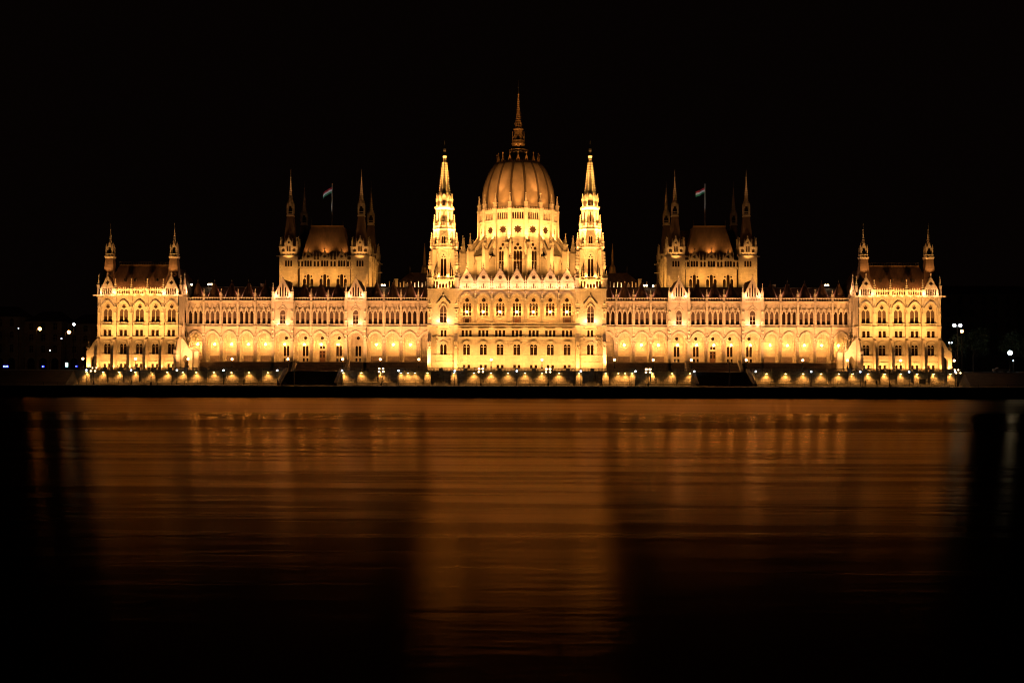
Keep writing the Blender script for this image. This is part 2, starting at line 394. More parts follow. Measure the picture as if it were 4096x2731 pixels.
    for x, y, in ((X0 - .1, Y1 + 1), (X0, 4), (X0, 10), (X1 + .1, -7.6), (X1 + .2, -4), (X0, 17)): copy_obj(b, body, (x, y - Y1 + .25, 1.2 if y < -7 else .3))
    # gables
    m = MB(); m.mat('limestone_carved')
    holes = [arch(-1.35 + q * .54, .16, 30.5, 32.0, 32.4, 3) for q in range(6)] + [lobes(0, 34.0, .5, 4)]
    m.panel([(-2.2, 30.3), (2.2, 30.3), (2.2, 31.9), (0, 36.0), (-2.2, 31.9)], holes, Y1 - .4, .45, True)
    m.crockets(-2.2, 31.9, 0, 36.1, 9, Y1 - .2, .26); m.crockets(2.2, 31.9, 0, 36.1, 9, Y1 - .2, .26)
    m.finial(0, Y1 - .2, 35.9, 1.4)
    m.mat('roof_slate'); m.add([(-2.1, Y1 + .2, 31.7), (2.1, Y1 + .2, 31.7), (0, Y1 + .2, 35.6), (0, Y1 + 3, 35.6), (-2.1, Y1 + 3, 31.7), (2.1, Y1 + 3, 31.7)], [(0, 1, 2), (0, 2, 3, 4), (2, 1, 5, 3)])
    g = m.build('gable', body, (C[0], 0, 0)); copy_obj(g, body, (C[4], 0, 0))
    g2 = copy_obj(g, body, (0, 0, 0)); g2.rotation_euler = (0, 0, PI / 2); g2.location = (X1 - 8.5 + .3, -5.3, 0)
    g3 = copy_obj(g, body, (0, 0, 0)); g3.rotation_euler = (0, 0, -PI / 2); g3.location = (X0 + 8.5 - .2, -5.3, 0)
    # mansard roof
    m = MB(); m.mat('roof_copper_red')
    a0, a1, b0, b1 = X0 + .7, X1 - .7, Y1 + 1, 23.5; c0, c1, d0, d1 = -122.3, -107.2, -3.2, 15.5
    m.add([(a0, b0, 30.3), (a1, b0, 30.3), (a1, b1, 30.3), (a0, b1, 30.3), (a0 + 1.4, b0 + 1.7, 33.6), (a1 - 1.6, b0 + 1.7, 33.6), (a1 - 1.6, b1 - 2, 33.6), (a0 + 1.4, b1 - 2, 33.6), (c0, d0, 39.6), (c1, d0, 39.6), (c1, d1, 39.6), (c0, d1, 39.6)],
          [(0, 1, 5, 4), (1, 2, 6, 5), (2, 3, 7, 6), (3, 0, 4, 7), (4, 5, 9, 8), (5, 6, 10, 9), (6, 7, 11, 10), (7, 4, 8, 11), (8, 9, 10, 11)])
    m.mat('gilt_metal'); m.box(c0 - .1, c1 + .1, d0 - .15, d0 + .15, 39.5, 39.8)
    m.mat('iron')
    for q in range(30): m.cbox(c0 + (c1 - c0) * q / 29, d0, .08, .08, 39.8, 40.6)
    m.box(c0, c1, d0 - .04, d0 + .04, 40.55, 40.68)
    for x in (-119.7, -116.6, -113.2, -109.9): m.cbox(x, -6.1 + .8, .7, 1.4, 34.6, 35.5)
    m.build('mansard_roof', body)
    # corner turrets
    m = MB(); m.mat('roof_copper_red'); m.cbox(0, 0, 4.3, 4.3, 30.6, 41.7, 1.05, 1.05)
    m.mat('limestone_carved'); m.cbox(0, 0, 2.5, 2.5, 41.7, 42.0); m.cbox(0, 0, 2.75, 2.75, 42.0, 42.3)
    for s, t in ((-1, -1), (1, -1), (1, 1), (-1, 1)):
        m.cbox(s * .95, t * .95, .28, .28, 42.3, 45.0); m.lathe([(.2, 0), (.02, 1.2)], 4, s * .95, t * .95, 45, PI / 4)
        m.cbox(s * .6, t * .6, .2, .2, 43, 45.2)
    for a in range(4):
        m.T = Matrix.Rotation(a * PI / 2, 4, 'Z')
        m.box(-1.2, 1.2, -1.25, -1.1, 42.9, 43.1)
        for q in range(5): m.box(-1 + q * .45, -.85 + q * .45, -1.2, -1.1, 42.3, 42.9)
        m.panel([(-.75, 44.2), (-.4, 44.2), (-.4, 44.9), (0, 45.3), (.4, 44.9), (.4, 44.2), (.75, 44.2), (.75, 45.0), (0, 46.8), (-.75, 45.0)], [], -.8, .2, True)
    m.T = Matrix(); m.mat('window_glass'); m.cbox(0, 0, .9, .9, 42.3, 44.5); m.mat('limestone_carved')
    p = []
    for k in range(10):
        t = k / 10; r = .66 * (1 - t) + .07; p += [(r * .8, 45.2 + 5.2 * t), (r * .72, 45.2 + 5.2 * t + .3), (r * 1.02, 45.2 + 5.2 * t + .42)]
    m.lathe(p + [(.06, 50.4), (.18, 50.7), (.03, 51.0), (.03, 52.6)], 8)
    g = m.build('corner_turret', body, (-124.95, -4, 0)); copy_obj(g, body, (-105.2, -4, 0))
    return body
pavL = pavilion()
pavR = copy_obj(pavL, pal); pavR.scale = (-1, 1, 1); pavR.location.x = .3

# ------------------------------------------------------------------ river wings
NB = [-99.62, -94.34, -89.04, -83.74, -78.42, -66.36, -61.08, -55.8, -43.84, -38.54, -33.24, -27.94]
BB = [-72.37, -49.8]
def wing():
    XA, XB = -102.2, -27.0
    m = MB(); m.mat('limestone')
    lan = [arch(-1.6 + 1.6 * q, .45, 21.9, 25.3, 26.0) for q in range(3)]
    bigw = [arch(0, .8, 21.85, 25.0, 26.1)]
    def bay(c, H, Y, hw):
        m.mat('limestone_rosy')
        ar = apath(c, hw, 16.75, 19.45, 8)
        m.panel([(c - H, 16.6), (c - hw, 16.6)] + list(reversed(ar)) + [(c + hw, 16.6), (c + H, 16.6), (c + H, 21.0), (c - H, 21.0)], [], Y, .9, True)
        m.mat('limestone_carved'); m.band(apath(c, hw - .3, 16.6, 19.1, 8), apath(c, hw + .02, 16.6, 19.5, 8), Y + .25, .5)
        m.band(apath(c, hw + .0, 16.6, 19.45, 8), apath(c, hw + .26, 16.6, 19.8, 8), Y - .45, .45)
        m.mat('limestone_rosy')
    for c in NB:
        bay(c, 2.65, 0, 2.28)
        m.panel(rect(c - 2.65, c + 2.65, 21, 29.2), [[(a + c, b) for a, b in h] for h in lan], 0, .5)
        m.mat('limestone_carved')
        for q in (-1.6, 0, 1.6):
            x = c + q
            m.band(apath(x, .46, 25.1, 25.95, 4), apath(x, .68, 25.1, 26.3, 4), -.45, .45)
            m.add([(x - .72, -.5, 25.9), (x - .5, -.5, 25.9), (x, -.5, 26.5), (x + .5, -.5, 25.9), (x + .72, -.5, 25.9), (x, -.5, 27.0), (x, 0, 27.0), (x - .72, 0, 25.9), (x + .72, 0, 25.9)], [(0, 1, 2, 5), (2, 3, 4, 5), (0, 5, 6, 7), (5, 4, 8, 6)])
            m.crockets(x - .74, 25.9, x, 27.1, 3, -.45, .18); m.crockets(x + .74, 25.9, x, 27.1, 3, -.45, .18)
            m.octa(x, -.4, 27.5, .2, .42)
        for q in (-.8, .8, -2.35, 2.35): m.lathe([(.15, 21.9), (.14, 25), (.24, 25.3)], 6, c + q, -.2)
        m.box(c - 2.4, c + 2.4, -.5, 0, 21.62, 21.8); m.box(c - 2.65, c + 2.65, -.7, 0, 20.95, 21.12)
        for q in range(13): m.box(c - 2.28 + q * .37, c - 2.14 + q * .37, -.44, -.3, 21.12, 21.62)
        m.panel(rect(c - 2.4, c + 2.4, 29.1, 29.95), [lobes(c - 2.0 + .8 * q, 29.52, .29, 4, 12) for q in range(6)], -.45, .15, True)
        for q in range(11): m.box(c - 2.2 + q * .42, c - 2.02 + q * .42, -.3, 0, 28.5, 28.8)
        m.box(c - 2.65, c + 2.65, -.7, 0, 28.8, 29.05)
        m.box(c - 2.5, c + 2.5, -.5, -.3, 29.93, 30.05)
    for c in BB:
        bay(c, 3.35, -.9, 2.45)
        m.box(c - 3.35, c - 3.3, -.9, 0, 16.6, 30); m.box(c + 3.3, c + 3.35, -.9, 0, 16.6, 30)
        m.panel(rect(c - 3.35, c + 3.35, 21, 30), [[(a + c, b) for a, b in bigw[0]]], -.9, .5)
        m.mat('limestone_carved')
        m.band([(c - .85, 22)] + list(reversed(apath(c, .85, 25.0, 26.2, 5))) + [(c + .85, 22)], [(c - 1.15, 22)] + list(reversed(apath(c, 1.15, 25.0, 26.7, 5))) + [(c + 1.15, 22)], -1.1, .2)
        m.add([(c - 1.5, -1.15, 26.0), (c, -1.15, 27.7), (c + 1.5, -1.15, 26.0), (c, -1.15, 27.2), (c - 1.5, -.9, 26.0), (c, -.9, 27.7), (c + 1.5, -.9, 26.0)], [(0, 3, 1), (3, 2, 1), (0, 1, 5, 4), (1, 2, 6, 5)])
        m.crockets(c - 1.5, 26, c, 27.7, 6, -1.1, .16); m.crockets(c + 1.5, 26, c, 27.7, 6, -1.1, .16); m.octa(c, -1.05, 28.1, .22, .5)
        m.box(c - 2.4, c + 2.4, -1.35, -.9, 21.62, 21.8); m.box(c - 3.35, c + 3.35, -1.35, -.9, 20.95, 21.12)
        for q in range(13): m.box(c - 2.28 + q * .37, c - 2.14 + q * .37, -1.3, -1.15, 21.12, 21.62)
        m.panel(rect(c - 2.6, c + 2.6, 29.1, 29.95), [lobes(c - 2.0 + .8 * q, 29.52, .25, 4, 12) for q in range(6)], -1.2, .12, True)
        m.box(c - 3.35, c + 3.35, -1.2, -.9, 28.8, 29.05); m.box(c - 3.0, c + 3.0, -1.3, -.9, 29.95, 30.1)
        for s in (-1, 1):                                                             # clustered corner piers
            x = c + s * 2.95
            m.mat('limestone'); m.cbox(x, -1.2, .95, .8, FL, 16.6); m.cbox(x, -1.2, .8, .7, 16.6, 30.2)
            m.mat('limestone_carved')
            for z in (10.1, 16.3, 17.4, 18.6, 20.9): m.cbox(x, -1.25, 1.15, .95, z - .14, z + .14)
            for z in (16.9, 18.1, 19.4, 22.6, 25.4): m.lathe([(.25, 0), (.5, .3), (.3, .5), (.2, .9)], 6, x, -1.6, z)
            m.cbox(x + s * .5, -.9, .3, .5, 21, 29)
    # piers between bays, upper storey
    m.mat('limestone_carved')
    PX = sorted({round(c + s * 2.65, 2) for c in NB for s in (-1, 1)})
    px = []
    for x in PX:
        if px and x - px[-1] < .3: continue
        if any(abs(x - b) < 3.6 for b in BB): continue
        px.append(x)
    for x in px:
        m.cbox(x, -.35, .55, .7, 19.6, 30.1); m.cbox(x, -.45, .8, .9, 20.9, 21.25)
        m.lathe([(.12, 0), (.4, .4), (.25, .6), (.2, 1.2)], 6, x, -.3, 18.3); m.lathe([(.12, 0), (.35, .35), (.12, .9)], 6, x, -.3, 17.3)
        m.cbox(x, -.5, .2, .4, 30, 30.2)
    # loggia: floor, ceiling, back wall openings
    m.mat('dark_base_stone'); m.box(XA, XB, -1.6, 5.3, FL - .4, 10.02)
    m.mat('limestone'); m.box(XA, XB, -1.72, -1.4, 10.02, 10.2); m.box(XA, XB, -1.4, 5, 10.02, 10.1)
    m.mat('limestone'); m.box(XA, XB, .9, 5.3, 19.85, 20.9)
    def lo(c):
        return [lobes(c, 17.6, .48, 5, 20, .12), arch(c - .5, .34, 12.0, 14.7, 15.15), arch(c + .5, .34, 12.0, 14.7, 15.15), rect(c - .85, c - .3, 10.35, 11.25), rect(c + .3, c + .85, 10.35, 11.25)]
    door = [lobes(-61.08, 17.6, .48, 5, 20, .12), arch(-61.5, .28, 14.3, 14.8, 15.15), arch(-60.6, .28, 14.3, 14.8, 15.15), rect(-61.95, -60.15, 10.15, 13.6)]
    holes = lo(-72.37) + lo(-66.36) + lo(-55.8) + lo(-49.8) + door
    m.panel(rect(-76, -46.3, 10.0, 20), holes, 5, .4)
    m.panel(rect(XA, -76, 10.0, 20), [], 5, .4); m.panel(rect(-46.3, XB, 10.0, 20), [], 5, .4)
    m.mat('window_glass'); m.box(XA, XB, 5.45, 5.5, 9.8, 20)
    m.mat('limestone_carved'); m.box(XA, XB, 4.88, 5, 16.35, 16.6)
    for c in NB + BB:
        for s in (-1, 1): m.box(c + s * 2.45 - .25, c + s * 2.45 + .25, 4.75, 5, 10.1, 19.8)
    m.mat('dark_base_stone')
    for c in NB + BB:
        if c == -61.08: continue
        w = 1.95
        if c in BB or -67 < c < -55: continue
        m.box(c - w, c + w, 4.82, 5, 10.1, 12.0)
    m.mat('window_glass'); m.box(XA, XB, .6, .65, 21.3, 29)
    m.mat('limestone'); m.box(XA, XB, .7, 5.3, 20.9, 29.05); m.box(XA, XB, 5.5, 14, FL, 30.1)
    body = m.build('river_wing', pal)
    # windows
    for c in NB: glaze(lan, .3, blind=random.choice((None, .6, .7)), parent=body, loc=(c, 0, 0))
    for c in BB: glaze(bigw, -.55, blind=.5, bars=[(-.8, .8, 24.6, 24.72), (-.8, .8, 22.9, 23.0), (-.05, .05, 22, 24.6)], parent=body, loc=(c, 0, 0))
    for c in (-72.37, -66.36, -55.8, -49.8):
        L0 = lo(0); glaze(L0[:1], 5.3, name='oculus_window', parent=body, loc=(c, 0, 0)); glaze(L0[1:3], 5.3, name='loggia_window', parent=body, loc=(c, 0, 0)); [glaze([b_], 5.3, name='basement_window', parent=body, loc=(c, 0, 0)) for b_ in L0[3:]]
    D0 = [[(a + 61.08, b) for a, b in h] for h in door[:3]]; glaze(D0[:1], 5.3, name='oculus_window', parent=body, loc=(-61.08, 0, 0)); glaze(D0[1:], 5.3, name='fanlight', parent=body, loc=(-61.08, 0, 0))
    m = MB(); m.mat('door_wood'); m.box(-.9, .9, 5.15, 5.3, 10.15, 13.6); m.mat('window_glass')
    for s in (-.5, .5):
        m.box(s - .28, s + .28, 5.1, 5.16, 11.5, 12.6); m.box(s - .28, s + .28, 5.1, 5.16, 12.9, 13.4)
    m.mat('limestone_carved'); m.box(-1.1, 1.1, 4.9, 5, 13.65, 13.95)
    m.build('door', body, (-61.08, 0, 0))
    # columns
    m = MB(); m.mat('limestone_rosy')
    m.cbox(0, .45, 1.0, 1.0, 10.1, 10.7); m.lathe([(.4, 10.7), (.38, 15.5)], 10, 0, .45)
    m.mat('limestone_carved'); m.lathe([(.46, 15.4), (.55, 15.6), (.45, 15.9), (.6, 16.35), (.66, 16.6)], 8, 0, .45, 0, PI / 8)
    for s in (-.45, .45): m.lathe([(.14, 10.7), (.18, 15.6), (.28, 15.8), (.3, 16.6)], 6, s, .45)
    colm = None
    for x in px:
        if colm is None: colm = m.build('column', body, (x, 0, 0))
        else: copy_obj(colm, body, (x, 0, 0))
    # roof cones, pinnacles
    m = MB(); m.mat('cone_tiles')
    m.lathe([(2.3, 30.05), (2.12, 30.3), (1.72, 31.3), (1.3, 32.3), (.86, 33.3), (.42, 34.3), (.08, 35.1)], 20, 0, 2.3)
    m.mat('iron'); m.lathe([(.05, 35.2), (.15, 35.5), (.03, 35.7), (.03, 36.6)], 6, 0, 2.3)
    k = None
    for c in NB:
        if k is None: k = m.build('conical_roof', body, (c, 0, 0), smooth=True)
        else: copy_obj(k, body, (c, 0, 0))
    m = MB(); m.mat('limestone_carved'); m.pin(0, -.25, 30.05, .55, 2.6, 3); m.mat('gilt_metal'); m.cbox(0, -.3, 1.5, .14, 30.35, 30.5)
    k = None
    for x in px:
        if k is None: k = m.build('pinnacle', body, (x, 0, 0))
        else: copy_obj(k, body, (x, 0, 0))
    m = MB(); m.mat('limestone_carved'); m.pin(0, -1.1, 30.1, .6, 4.4, 4); k = None
    for c in BB:
        for s in (-1, 1):
            if k is None: k = m.build('pinnacle', body, (c + s * 3.0, 0, 0))
            else: copy_obj(k, body, (c + s * 3.0, 0, 0))
    # big gables
    m = MB(); m.mat('limestone_rosy')
    holes = [arch(q * .78, .19, 30.4, (34.0, 32.9, 31.7)[abs(q)], (34.4, 33.3, 32.0)[abs(q)], 3) for q in (-2, -1, 0, 1, 2)]
    m.panel([(-2.6, 30.1), (2.6, 30.1), (2.6, 31.1), (0, 36.0), (-2.6, 31.1)], holes, -1.1, .4, True)
    m.mat('limestone_carved')
    for q in (-2, -1, 0, 1, 2):
        z = (34.4, 33.3, 32.0)[abs(q)]; m.band(apath(q * .78, .2, z - .4, z, 3), apath(q * .78, .36, z - .4, z + .22, 3), -1.2, .1)
    m.crockets(-2.6, 31.1, 0, 36.1, 13, -.9, .19); m.crockets(2.6, 31.1, 0, 36.1, 13, -.9, .19); m.finial(0, -.9, 36, 1.3)
    m.mat('roof_slate'); m.add([(-2.6, -.6, 31), (2.6, -.6, 31), (0, -.6, 35.7), (0, 12, 35.7), (-2.6, 12, 31), (2.6, 12, 31), (-2.6, -.6, 30), (2.6, -.6, 30), (-2.6, 12, 30), (2.6, 12, 30)], [(0, 1, 2), (0, 2, 3, 4), (2, 1, 5, 3), (0, 4, 8, 6), (1, 7, 9, 5)])
    m.mat('window_glass'); m.box(-2.2, 2.2, -.62, -.6, 30.1, 31.5); m.box(-1, 1, -.62, -.6, 30.1, 33.6)
    k = m.build('gable', body, (BB[0], 0, 0)); copy_obj(k, body, (BB[1], 0, 0))
    # main roof
    m = MB(); m.mat('roof_slate')
    m.prism_x([(4.2, 30.0), (12, 34.0), (20, 30.0)], XA, XB)
    m.box(XA, XB, 5.3, 20, 26, 30.0); m.box(XA, XB, .2, 5.3, 28.9, 29.15)
    m.mat('iron'); m.box(XA, XB, 11.9, 12.1, 33.95, 34.15)
    m.mat('limestone')
    for x in (-98.0, -86.2, -82, -44.5, -35.5): m.cbox(x, 13.5, .9, .9, 31, 35.2)
    m.build('wing_roof', body)
    # stepped pier at the foot near the pavilion
    m = MB(); m.mat('limestone'); m.cbox(-98.0, -4.6, 1.5, 1.3, FL - .3, 13.2); m.mat('limestone_carved'); m.cbox(-98, -4.6, 1.7, 1.5, 12.9, 13.2); m.lathe([(1.05, 0), (.1, 1.0)], 4, -98, -4.6, 13.2, PI / 4)
    m.build('foot_pier', body)
    return body
wingL = wing()
wingR = copy_obj(wingL, pal); wingR.scale = (-1, 1, 1)

# ------------------------------------------------------------------ central block
def central():
    m = MB(); C = [(k - 3) * 5.055 for k in range(7)]; H = 2.5275; X1 = 17.69
    low = [arch(-.55, .4, 12.34, 14.9, 15.42), arch(.55, .4, 12.34, 14.9, 15.42)]
    mid = [rect(q - .3, q + .3, 17.85, 19.68) for q in (-1.15, 0, 1.15)]
    bas = [rect(-1.0, -.36, 8.3, 9.26), rect(.36, 1.0, 8.3, 9.26)]
    up = [arch(q, .3, 24.2, 27.4, 27.95) for q in (-.92, 0, .92)] + [circ(0, 29.05, .6)]
    m.mat('limestone')
    for k, c in enumerate(C):
        m.mat('limestone'); m.panel(rect(c - H, c + H, FL - .3, 21.1), [[(a + c, b) for a, b in h] for h in low + mid + bas], Y1, .55)
        ar = apath(c, 1.85, 28.2, 30.75, 8)
        m.mat('limestone_rosy'); m.panel([(c - H, 28.1), (c - 1.85, 28.1)] + list(reversed(ar)) + [(c + 1.85, 28.1), (c + H, 28.1), (c + H, 32.0), (c - H, 32.0)], [], Y1, .8, True)
        m.panel(rect(c - H, c + H, 21.9, 31.5), [[(a + c, b) for a, b in h] for h in up], Y1 + 2.4, .4)
        m.mat('limestone_carved')
        m.band(apath(c, 1.85, 28.2, 30.75, 8), apath(c, 2.25, 28.2, 31.4, 8), Y1 - .5, .5)
        m.band(apath(c, 1.55, 28.1, 30.35, 8), apath(c, 1.87, 28.1, 30.8, 8), Y1 + .3, .5)
        m.band(apath(c, 1.1, 15.3, 16.3), apath(c, 1.32, 15.3, 16.55), Y1 - .4, .4)
        m.band(apath(c, .7, 28.5, 29.7, 6), apath(c, .82, 28.5, 29.85, 6), Y1 + 2.3, .1)
        m.box(c - 1.7, c + 1.7, Y1 - .5, Y1, 20.1, 20.32); m.box(c - 1.55, c + 1.55, Y1 - .12, Y1, 19.72, 19.84)
        m.box(c + 1.55, c + 3.5, Y1 - .18, Y1, 17.9, 18.1) if k < 6 else None
        m.box(c + 1.2, c + 3.85, Y1 - .1, Y1, 12.12, 12.3) if k < 6 else None
        m.box(c - 1.1, c + 1.1, Y1 + 2.2, Y1 + 2.4, 23.98, 24.16)
        m.box(c - 2.1, c + 2.1, Y1 - .3, Y1 - .05, 21.85, 22.0); m.box(c - 2.1, c + 2.1, Y1 - .3, Y1 - .05, 21.1, 21.25)
        for q in range(12): m.box(c - 2.0 + q * .35, c - 1.86 + q * .35, Y1 - .25, Y1 - .1, 21.25, 21.85)
        if k in (0, 3, 6):
            m.mat('dark_base_stone'); m.box(c - 1.25, c + 1.25, Y1 + 2.25, Y1 + 2.4, 21.9, 23.8)
            m.mat('window_glass' if k == 0 else 'door_wood'); m.box(c - .6, c + .6, Y1 + 2.18, Y1 + 2.25, 21.9, 23.3)
    m.mat('limestone_carved')
    m.box(-X1, X1, Y1 - .6, Y1, 20.9, 21.1); m.box(-X1, X1, Y1 - .45, Y1, 17.5, 17.75); m.box(-X1, X1, Y1 - .25, Y1, 10.08, 10.26)
    m.box(-X1, X1, Y1 - .4, Y1 + .8, 31.95, 32.25)
    m.mat('limestone'); m.box(-X1, X1, Y1, Y1 + 3, 21.1 - .4, 21.1 - .01); m.box(-X1, X1, Y1 + .8, Y1 + 2.8, 31.0, 31.6)
    m.mat('window_glass'); m.box(-X1, X1, Y1 + .65, Y1 + .7, FL, 20.6); m.box(-X1, X1, Y1 + 2.9, Y1 + 2.95, 22, 31)
    m.mat('limestone'); m.box(-X1, X1, Y1 + 3, 12, FL, 32.2); m.box(-X1, X1, Y1 + .8, Y1 + 3, FL, 20.6)
    m.box(-X1, X1, Y1 + .4, 30, 31.6, 32.2)
    for k in range(6):
        x = C[k] + H
        m.mat('limestone_carved')
        m.lathe([(.2, 0), (.42, .4), (.25, .6), (.3, 1.6), (.42, 1.9), (.1, 2.8)], 6, x, Y1 - .35, 28.9)
        m.cbox(x, Y1 - .1, .5, .5, 21.1, 22.1)
    body = m.build('central_block', pal)
    for k, c in enumerate(C):
        glaze(up, Y1 + 2.6, bars=[(-1.3, 1.3, 27.3, 27.42), (-1.3, 1.3, 25.4, 25.5)], parent=body, loc=(c, 0, 0))
        glaze(mid, Y1 + .4, parent=body, loc=(c, 0, 0)); [glaze([b_], Y1 + .4, name='basement_window', parent=body, loc=(c, 0, 0)) for b_ in bas]
        glaze(low, Y1 + .4, bars=[(-.8, -.03, 14.65, 14.77), (.03, .8, 14.65, 14.77)], parent=body, loc=(c, 0, 0))
    m = MB(); m.mat('limestone_rosy'); m.cbox(0, Y1 + .4, 1.1, .9, 21.1, 22.3); m.lathe([(.4, 22.3), (.38, 27.4)], 10, 0, Y1 + .4)
    for s in (-.42, .42): m.lathe([(.17, 22.3), (.17, 27.4)], 6, s, Y1 + .2)
    m.mat('limestone_carved'); m.cbox(0, Y1 + .4, 1.15, .95, 27.35, 27.6); m.cbox(0, Y1 + .4, 1.3, 1.1, 27.9, 28.15); m.cbox(0, Y1 + .4, 1.0, .8, 27.6, 27.9)
    k0 = m.build('column', body, (C[0] - H, 0, 0))
    for k in range(7): copy_obj(k0, body, (C[k] + H, 0, 0))
    m = MB(); m.mat('limestone_carved')
    hs = [arch(q * .6, .13 if q else .27, 32.5, 32.9 if q else 33.5, 33.1 if q else 33.8, 3) for q in (-2, -1, 0, 1, 2)] + [lobes(0, 35.75, .5, 6, 24, .14)]
    m.panel([(-2.1, 32.25), (2.1, 32.25), (2.1, 34.6), (0, 38.4), (-2.1, 34.6)], hs, Y1 - .3, .5, True)
    for q in range(8): m.box(-1.85 + q * .5, -1.7 + q * .5, Y1 - .42, Y1 - .3, 32.5, 34.1)
    for q in range(7): m.band(apath(-1.52 + q * .5, .17, 34.05, 34.3, 3), apath(-1.52 + q * .5, .25, 34.05, 34.4, 3), Y1 - .42, .12)
    m.band(circ(0, 35.75, .62, 16) + [(.62, 35.75)], circ(0, 35.75, .82, 16) + [(.82, 35.75)], Y1 - .38, .1)
    for s in (-1, 1): m.crockets(s * 2.2, 34.5, 0, 38.5, 9, Y1 - .05, .27); m.crockets(s * 2.2, 32.4, s * 2.2, 34.5, 4, Y1 - .2, .17)
    m.finial(0, Y1 - .05, 38.3, 1.6)
    m.mat('roof_slate'); m.add([(-2.1, Y1 + .2, 34.5), (2.1, Y1 + .2, 34.5), (0, Y1 + .2, 38.1), (0, 2, 38.1), (-2.1, 2, 34.5), (2.1, 2, 34.5), (-2.1, Y1 + .2, 32.2), (2.1, Y1 + .2, 32.2)], [(0, 1, 2), (0, 2, 3, 4), (2, 1, 5, 3), (6, 7, 1, 0)])
    k0 = m.build('gable', body, (C[0], 0, 0))
    for c in C[1:]: copy_obj(k0, body, (c, 0, 0))
    m = MB(); m.mat('limestone_carved'); m.pin(0, Y1 - .2, 32.25, .42, 4.0, 4)
    k0 = m.build('pinnacle', body, (C[0] + H, 0, 0))
    for c in C[1:6]: copy_obj(k0, body, (c + H, 0, 0))
    m = MB(); m.mat('roof_slate'); m.prism_x([(Y1 + .8, 32.2), (2, 35.0), (24, 35.4), (24, 32.2)], -X1, X1); m.build('block_roof', body)
    return body
central()

